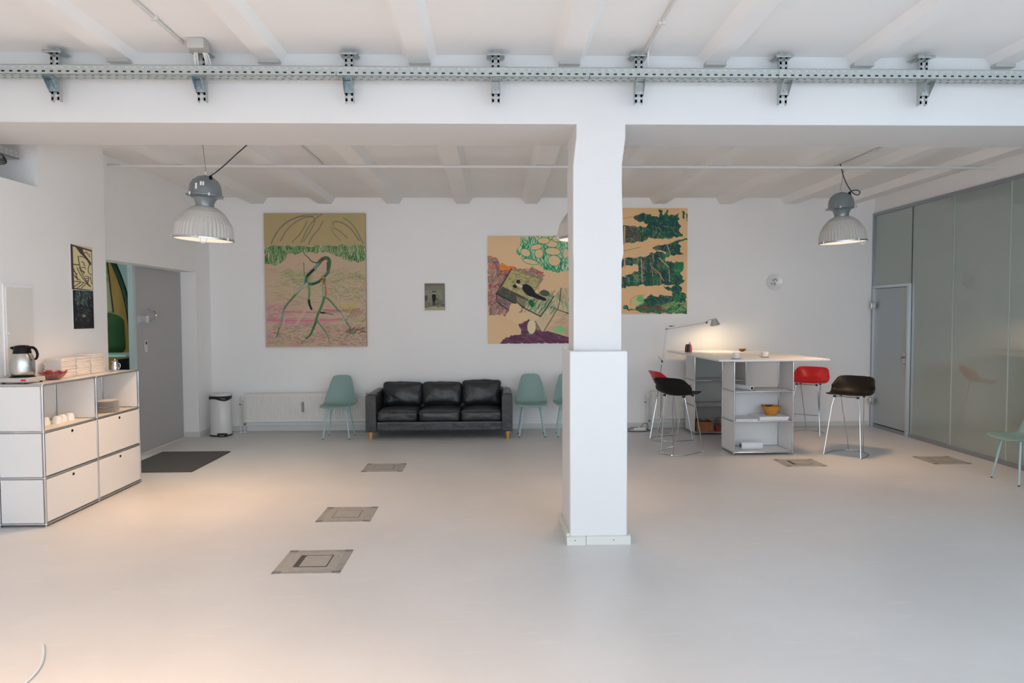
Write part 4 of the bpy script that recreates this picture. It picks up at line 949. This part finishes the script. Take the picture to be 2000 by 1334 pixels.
for k in range(60):
    a_ = rnd.uniform(0, 2 * PI); r_ = rnd.uniform(0, .062) ** 1; z_ = .014 + r_ * .35 + rnd.uniform(0, .035); x, y = r_ * math.cos(a_), r_ * math.sin(a_); b_ = rnd.uniform(0, PI); d_ = .022
    sw.tube([(x - d_ * math.cos(b_), y - d_ * math.sin(b_), z_ - .003), (x, y, z_), (x + d_ * math.cos(b_), y + d_ * math.sin(b_), z_ + rnd.uniform(-.006, .014))], [.004, .006, .004], 6)
for k in range(18):
    a_ = 2 * PI * k / 18 + rnd.uniform(-.1, .1); sw.tube([(.07 * math.cos(a_), .07 * math.sin(a_), .045), (.1 * math.cos(a_), .1 * math.sin(a_), .056 + rnd.uniform(0, .015))], [.006, .003], 6)
o = sw.build('sweets', 'candy', t); o['kind'] = 'stuff'
# stacks of folded white papers
for si, (ys_, y1_, nn, nm) in enumerate([(5.79, 6.00, 12, 'nearest the bowl'), (6.012, 6.21, 12, 'in the middle'), (6.222, 6.43, 13, 'beside the small jug')]):
    for k in range(nn):
        h_ = .0128; z_ = ZT + .0008 + k * (h_ + .0004); dx = rnd.uniform(-.006, .006); dy = rnd.uniform(-.003, .003); hw_ = .0985
        b = MB(); xr = -3.605 + dx
        b.prism([(xr - .145, z_ + .0), (xr - .006, z_), (xr, z_ + h_ * .5), (xr - .006, z_ + h_), (xr - .145, z_ + h_)], (ys_ + y1_) / 2 - hw_ + dy, (ys_ + y1_) / 2 + hw_ + dy, 'y')
        o = b.build('folded_paper', 'paper', bevel=.002)
        tag(o, 'folded white paper bundle in the sideboard stack ' + nm if k < nn - 1 else 'topmost folded white paper bundle of the stack ' + nm, 'paper', 'folded papers, stack ' + nm)
t = thing('milk_jug', 'small polished steel jug at the far end of the paper stacks', 'jug', (-3.535, 6.47, ZT))
MB().lathe([(0, 0), (.030, 0), (.033, .01), (.030, .05), (.022, .078), (.024, .088), (.020, .096), (.006, .104), (.006, .114), (0, .118)], seg=28).build('jug_body', 'chrome', t, angle=50)
MB().tube([(.024, 0, .078), (.045, .0, .072), (.048, 0, .04), (.031, 0, .022)], .004, 8, smooth=1).build('handle', 'chrome', t)
MB().tube([(-.018, 0, .082), (-.034, 0, .092)], [.010, .005], 8).build('spout', 'chrome', t)
# cups and plates in the open compartments
ZS = .7345
def cup(loc, label, group, up=False):
    t = thing('coffee_cup', label, 'cup', loc, rnd.uniform(1.2, 2.4), group)
    p_ = [(.0, .0), (.022, 0), (.030, .012), (.036, .035), (.038, .062), (.035, .062), (.033, .036), (.026, .014), (0, .006)]
    if not up: p_ = [(r_, .062 - z) for r_, z in p_]
    MB().lathe(p_, seg=28).build('cup_body', 'cupw', t, angle=60)
    MB().tube([(.034, 0, .046), (.052, 0, .046), (.054, 0, .026), (.034, 0, .020)], .004, 8, smooth=1).build('handle', 'cupw', t)
    return t
for k, (x, y) in enumerate([(-3.61, 5.50), (-3.63, 5.60), (-3.575, 5.665), (-3.59, 5.755), (-3.585, 5.845)]):
    cup((x, y, ZS), ['upturned white cup nearest the end wall of the open compartment', 'second upturned white cup from the compartment end wall', 'upturned white cup in the middle of the row, set forward', 'second upturned white cup from the empty side', 'upturned white cup closest to the middle post'][k], 'cups in the sideboard')
for k in range(8):
    z_ = ZS + k * .0125; t = thing('dinner_plate', ['white plate in the stack in the far open compartment', 'topmost white plate of the stack in the sideboard'][k == 7], 'plate', (-3.57, 6.345, z_), 0, 'plates in the sideboard')
    MB().lathe([(0, 0), (.070, 0), (.085, .004), (.118, .014), (.118, .0165), (.084, .008), (.07, .004), (0, .004)], seg=44).build('plate_body', 'cupw', t, angle=50)
    MB().lathe([(.1178, .0152), (.1190, .0160), (.1178, .0168)], seg=44, cap=False).build('rim_band', 'cuprim', t)

# ------------------------------------------------------------------ things on and in the bar table
for (x, y, l) in [(2.735, 7.60, 'white cup on a saucer at the near edge of the bar table'), (3.16, 7.84, 'white cup on a saucer further in on the bar table')]:
    t = thing('saucer', l.replace('cup on a saucer', 'saucer under the cup'), 'saucer', (x, y, 1.1035), 0, 'saucers on the bar table')
    MB().lathe([(0, 0), (.03, 0), (.045, .004), (.066, .016), (.066, .018), (.044, .008), (.03, .004), (0, .004)], seg=36).build('saucer_body', 'cupw', t, angle=50)
    cup((x, y, 1.108), l, 'cups on the bar table', True)
t = thing('small_dish', 'small shiny copper-brown dish at the back of the bar table', 'dish', (3.36, 9.12, 1.1035))
MB().lathe([(0, 0), (.02, 0), (.035, .01), (.055, .03), (.052, .03), (.03, .01), (0, .006)], seg=28).build('dish_body', 'gold', t)
MB().pillow((.01, 0, .028), (.04, .02, .012), .008, 4).build('dish_filling', 'brass', t, weld=True)
t = thing('pencil_pot', 'red, navy and orange pencil pot on the left edge of the table', 'pencil pot', (2.60, 9.02, 1.1035))
for dx, dy, m_, r_ in ((-.026, .0, mat('dark_red_plastic', (.12, .015, .01), .4), .020), (.0, -.012, 'navy', .020), (.026, 0, 'orange', .024)):
    MB().tube([(dx, dy, 0), (dx * 1.15, dy, .05), (dx * .75, dy * .6, .105)], [r_, r_, r_ * .72], 12, smooth=1).build('pot_panel', m_, t)
for dx in (-.012, 0, .01, .018): MB().tube([(dx, 0, .04), (dx * 1.3, 0, .122 + dx)], .0035, 6).build('pencil', 'brass', t)
# in the near shelf unit
t = thing('paper_roll', 'white cardboard tube with dark open end on the upper shelf', 'tube', (0, 0, 0))
rl = MB(); A_, B_ = Vector((2.955, 7.70, .760)), Vector((2.83, 7.99, .760))
rl.tube([A_, B_], .027, 24, mi=0); d_ = (A_ - B_).normalized(); rl.tube([A_ - d_ * .001, A_ + d_ * .0012], .018, 20, mi=1)
rl.build('roll_body', ['paperw', 'dark'], t)
tag(MB().prism([tw(2.99, 7.66), tw(3.39, 7.68), tw(3.39, 7.93), tw(3.06, 7.93)], .7315, .738, 'z').build('paper_sheets', 'paper', bevel=.001), 'loose flat papers beside the cardboard tube on the upper shelf', 'paper')
def stack(name, label, x0, x1, y0, y1, z0, z1, m):
    return tag(MB().prism([tw(x0, y0), tw(x1, y0), tw(x1, y1), tw(x0, y1)], z0, z1, 'z').build(name, m, bevel=.002), label, 'paper')
stack('paper_ream', 'flat stack of white paper left on the middle shelf', 2.76, 3.02, 7.645, 7.93, .3905, .411, 'paperw')
stack('paper_ream', 'lower wide stack of white paper under the ochre bowl', 3.035, 3.375, 7.645, 7.94, .3905, .412, 'paperw')
stack('paper_ream', 'upper stack of white paper directly under the ochre bowl', 3.045, 3.385, 7.65, 7.94, .4125, .434, 'paperw')
x_, y_ = tw(3.235, 7.79)
t = thing('wooden_bowl', 'ochre conical bowl on the papers in the near shelf unit', 'bowl', (x_, y_, .4345))
MB().lathe([(0, 0), (.055, 0), (.06, .004), (.092, .065), (.115, .108), (.111, .108), (.086, .062), (.052, .010), (0, .008)], seg=36).build('bowl_body', 'bowlo', t, angle=50)
tg = MB()
for k in range(26):
    a_ = rnd.uniform(0, 2 * PI); q = Vector((rnd.uniform(-.09, -.01), rnd.uniform(-.05, .05), rnd.uniform(.085, .115))); tg.tube([q, q + Vector((rnd.uniform(-.02, .02), rnd.uniform(-.02, .02), rnd.uniform(.0, .018)))], rnd.uniform(.003, .007), 5)
o = tg.build('dried_pods', mat('dried_pod_brown', (.09, .03, .03), .6), t); o['kind'] = 'stuff'
t = thing('kitchen_roll', 'white kitchen roll lying on the lowest shelf', 'kitchen roll', (2.985, 7.80, .037 + .046), TR)
MB().lathe([(.045, -.12), (.046, -.11), (.046, .12), (.045, .125)], seg=36, axis='x').build('roll_body', 'paperw', t)
MB().lathe([(.019, -.128), (.019, -.119)], seg=20, axis='x').build('core', 'dark', t)
# in the far shelf unit
x_, y_ = tw(2.87, 9.08)
t = thing('cardboard_box', 'open brown cardboard box at the bottom of the far shelf unit', 'box', (x_, y_, .037), TR)
MB().box(-.115, .115, -.085, -.08, 0, .13).box(-.115, .115, .08, .085, 0, .13).box(-.115, -.11, -.08, .08, 0, .13).box(.11, .115, -.08, .08, 0, .13).box(-.11, .11, -.08, .08, 0, .005).build('box_body', 'cart', t)
MB().prism([(-.115, .13), (-.05, .165), (-.04, .165), (-.105, .13)], -.08, .08, 'y').build('flap', 'cart', t)
MB().prism([(.115, .13), (.06, .16), (.05, .16), (.105, .13)], -.08, .08, 'y').build('flap', 'cart', t)
x_, y_ = tw(3.05, 9.02)
tag(MB().pillow((x_, y_, .037 + .04), (.035, .03, .04), .008, 5).build('red_packet', 'cartred', weld=True), 'small dark red packet beside the cardboard box', 'packet')
stack('paper_ream', 'white papers lying right of the red packet in the far unit', 3.10, 3.37, 9.0, 9.25, .0365, .075, 'paperw')
x_, y_ = tw(3.22, 9.12)
tag(MB().pillow((x_, y_, .146), (.12, .10, .048), .02, 8, (0, 0, .02), .01, 14, 3).build('folded_cloth', mat('beige_cloth', (.42, .39, .29), .9), weld=True), 'folded beige cloth on the papers in the far unit', 'cloth')

# ------------------------------------------------------------------ task lamp, power strip
t = thing('task_lamp', 'silver jointed task lamp standing left of the bar table', 'lamp', (2.285, 9.17, 0))
MB().lathe([(.0, 0), (.10, 0), (.105, .004), (.10, .010), (.02, .014), (.012, .03), (0, .03)], seg=36).build('lamp_base', 'lampw', t)
MB().tube([(0, 0, .02), (0, 0, .96)], .007, 10).build('pole', 'chrome', t)
J0, J1, J2 = Vector((0, 0, .985)), Vector((.06, 0, 1.405)), Vector((.60, -.01, 1.495))
MB().tube([J0 + Vector((0, -.01, 0)), J1 + Vector((0, -.01, 0))], .012, 10).build('lower_arm', 'paperw', t, label='bright lower arm')
MB().tube([J1 + Vector((.02, .0, .004)), J2], .0065, 10).tube([J1 + Vector((-.005, 0, .035)), J2 + Vector((-.02, 0, .012))], .0014, 6).build('upper_arm', 'lampw', t)
j = MB()
for q in (J0, J1, J2): j.lathe([(.013, -.014), (.013, .014)], (q.x, q.y, q.z), 12, 0, 'y')
j.tube([J0 + Vector((0, 0, -.03)), J0 + Vector((0, 0, .01))], .010, 8).tube([J0, J0 + Vector((-.03, 0, .03)), J0 + Vector((-.05, 0, .055))], .003, 6).tube([J1 + Vector((.04, 0, .043)), J1 + Vector((.075, 0, .043))], .007, 8).tube([J1 + Vector((.085, 0, .045)), J1 + Vector((.10, 0, .045))], .006, 8)
j.build('joint', 'dark', t)
MB().tube([J2, J2 + Vector((.02, 0, .03)), J2 + Vector((.06, 0, .045)), J2 + Vector((.105, 0, .022))], .004, 8, smooth=1).build('head_bracket', 'chrome', t)
hd = Vector((.715, -.02, 1.462)); hdo = MB().lathe([(.0, .085), (.030, .085), (.034, .080), (.066, .0), (.063, .0), (.031, .078), (0, .078)], seg=36).build('lamp_shade', 'lampw', t, angle=50); hdo.location = hd; hdo.rotation_euler = (math.radians(8), math.radians(-13), 0)
o = MB().lathe([(0, .012), (.054, .012), (.054, .016), (0, .016)], seg=24).build('bulb', 'taskglow', hdo)
MB().tube([(-.008, 0, .93), (-.02, 0, .8), (-.012, 0, .5), (-.015, .01, .1), (-.03, .03, .02)], .003, 6, smooth=2).build('power_cord', 'cordm', t)
t = thing('power_strip', 'white power strip on the floor beside the task lamp', 'power strip', (2.02, 9.36, 0), .15)
MB().pillow((0, 0, .022), (.085, .03, .021), .006, 5).build('strip_body', 'whitep', t, weld=True)
MB().tube([(.085, 0, .015), (.13, .02, .01), (.15, -.06, .006), (.05, -.13, .006), (-.14, -.10, .006), (-.20, -.06, .006), (-.12, .0, .04), (-.03, .01, .045)], .005, 8, smooth=2).build('power_cord', 'cordm', t)
MB().tube([(.02, .0, .04), (.05, -.02, .10), (.10, -.03, .11), (.12, -.03, .05), (.11, -.02, .008)], .004, 8, smooth=2).build('plug_cord', 'cordm', t)

# ------------------------------------------------------------------ side room: paddle board, counter
t = thing('paddle_board', 'wooden paddle board with green deck pad leaning in the side room', 'board', (-5.15, 9.25, 0))
WF = [(.0, .10), (.15, .20), (.5, .30), (.9, .355), (1.2, .368), (1.5, .355), (1.75, .322), (1.95, .28), (2.15, .215), (2.3, .155), (2.42, .09), (2.5, .03)]
def wf_(z):
    for (a0, b0), (a1, b1) in zip(WF, WF[1:]):
        if a0 <= z <= a1: return b0 + (b1 - b0) * (z - a0) / (a1 - a0)
    return .03
zz = list(np.linspace(0, 2.5, 40))
def bodyring(z):
    w = wf_(z); th = .055
    return [(w * math.cos(a_), th * math.copysign(abs(math.sin(a_)) ** .6, math.sin(a_)), z) for a_ in np.linspace(0, 2 * PI, 20, endpoint=False)]
MB().loft([bodyring(z) for z in zz]).build('board_body', mat('dark_green_rail', (.015, .055, .045), .2), t, angle=60)
def inset(z0, z1, f0, f1, y, n=30):
    zs_ = np.linspace(z0, z1, n); v = [(f0 * wf_(z) if f0 < 1 else f0, y, z) for z in zs_] + [(f1 * wf_(z), y, z) for z in zs_[::-1]]
    return [(p_[0], p_[2]) for p_ in v]
def panel(name, z0, z1, ia, ib, y, m):
    zs_ = np.linspace(z0, z1, 36); r_ = MB(); vs = []
    for z in zs_: vs += [(ia(z), y, z), (ib(z), y, z)]
    r_.add(vs, [(2 * k, 2 * k + 1, 2 * k + 3, 2 * k + 2) for k in range(35)]); return r_.build(name, m, t, solid=.002)
iw = lambda z: max(wf_(z) - .045, .005)
panel('deck_veneer', .2, 2.42, lambda z: -iw(z), iw, -.058, mat('bamboo_veneer', (.42, .23, .06), .35, var=.12, vscale=18, stretch=(1, 1, .15)))
cw_ = lambda z: min(iw(z) * .72, .045 + (2.55 - z) * .09)
panel('center_panel', 1.66, 2.42, lambda z: -cw_(z), cw_, -.061, mat('pale_wood_panel', (.42, .36, .22), .4))
for sg in (-1, 1):
    MB().tube([(sg * cw_(z), -.062, z) for z in np.linspace(1.66, 2.42, 20)], .009, 6).build('pinline', mat('dark_pinline', (.05, .02, .01), .4), t)
pw = lambda z: min(iw(z) * .86, math.sqrt(max(1 - ((z - 1.36) / .30) ** 4, 0)) * .29)
panel('deck_pad', 1.08, 1.655, lambda z: -pw(z), pw, -.063, mat('green_deck_pad', (.02, .07, .014), .7))
MB().box(-.035, -.01, -.068, -.062, 1.42, 1.50).box(.045, .07, -.067, -.062, 1.40, 1.46).build('pad_handle', 'dark', t)
le = MB()
for k, zc in enumerate((2.10, 2.20, 2.30)): le.tube([(-.055, -.063, zc - .035), (.04, -.063, zc - .035), (.055, -.063, zc), (.04, -.063, zc + .03), (-.055, -.063, zc + .03)], .010, 6)
le.build('lettering', mat('green_print', (.16, .36, .05), .5), t, label='green lettering')
t = thing('side_counter', 'pale mint counter standing in the side room', 'counter', (-4.80, 8.30, 0))
bx(-.55, .50, -.20, .30, 1.135, 1.16).build('counter_top', mat('mint_glass_top', (.45, .66, .60), .15), t, bevel=.002)
for x in (-.45, .05): bx(x, x + .05, .05, .10, 0, 1.135).build('leg', 'white', t)
tag(bx(-4.46, -4.36, 8.22, 8.5, 0, 1.10).build('black_case', 'black', bevel=.01), 'tall black case standing under the mint counter', 'case')

# ------------------------------------------------------------------ light: overcast sky through the windows
w = bpy.data.worlds.new('sky'); bpy.context.scene.world = w; w.use_nodes = True
bg = w.node_tree.nodes['Background']; bg.inputs[0].default_value = (.74, .87, 1., 1); bg.inputs[1].default_value = 3.8
def portal(name, loc, rot, sx, sy):
    l = bpy.data.lights.new(name, 'AREA'); l.shape = 'RECTANGLE'; l.size = sx; l.size_y = sy; l.cycles.is_portal = True
    o = bpy.data.objects.new(name, l); C.objects.link(o); o.location = loc; o.rotation_euler = rot
for k, (a_, b_) in enumerate(wins): portal('window_portal', ((a_ + b_) / 2, YF - .16, 1.65), (PI / 2, 0, 0), b_ - a_, 2.95)
for (a_, b_) in [(-1.3, .7), (.9, 2.9)]: portal('window_portal', (XR + .2, (a_ + b_) / 2, 1.95), (PI / 2, 0, PI / 2), b_ - a_, 2.25)

sc = bpy.context.scene
sc.view_settings.view_transform = 'Standard'; sc.view_settings.look = 'None'; sc.view_settings.gamma = 1; sc.view_settings.use_curve_mapping = False
sc.view_settings.exposure = 0.05
sc.cycles.max_bounces = 12; sc.cycles.diffuse_bounces = 7; sc.cycles.glossy_bounces = 4; sc.cycles.transparent_max_bounces = 12
sc.cycles.sample_clamp_indirect = 6; sc.cycles.use_denoising = True
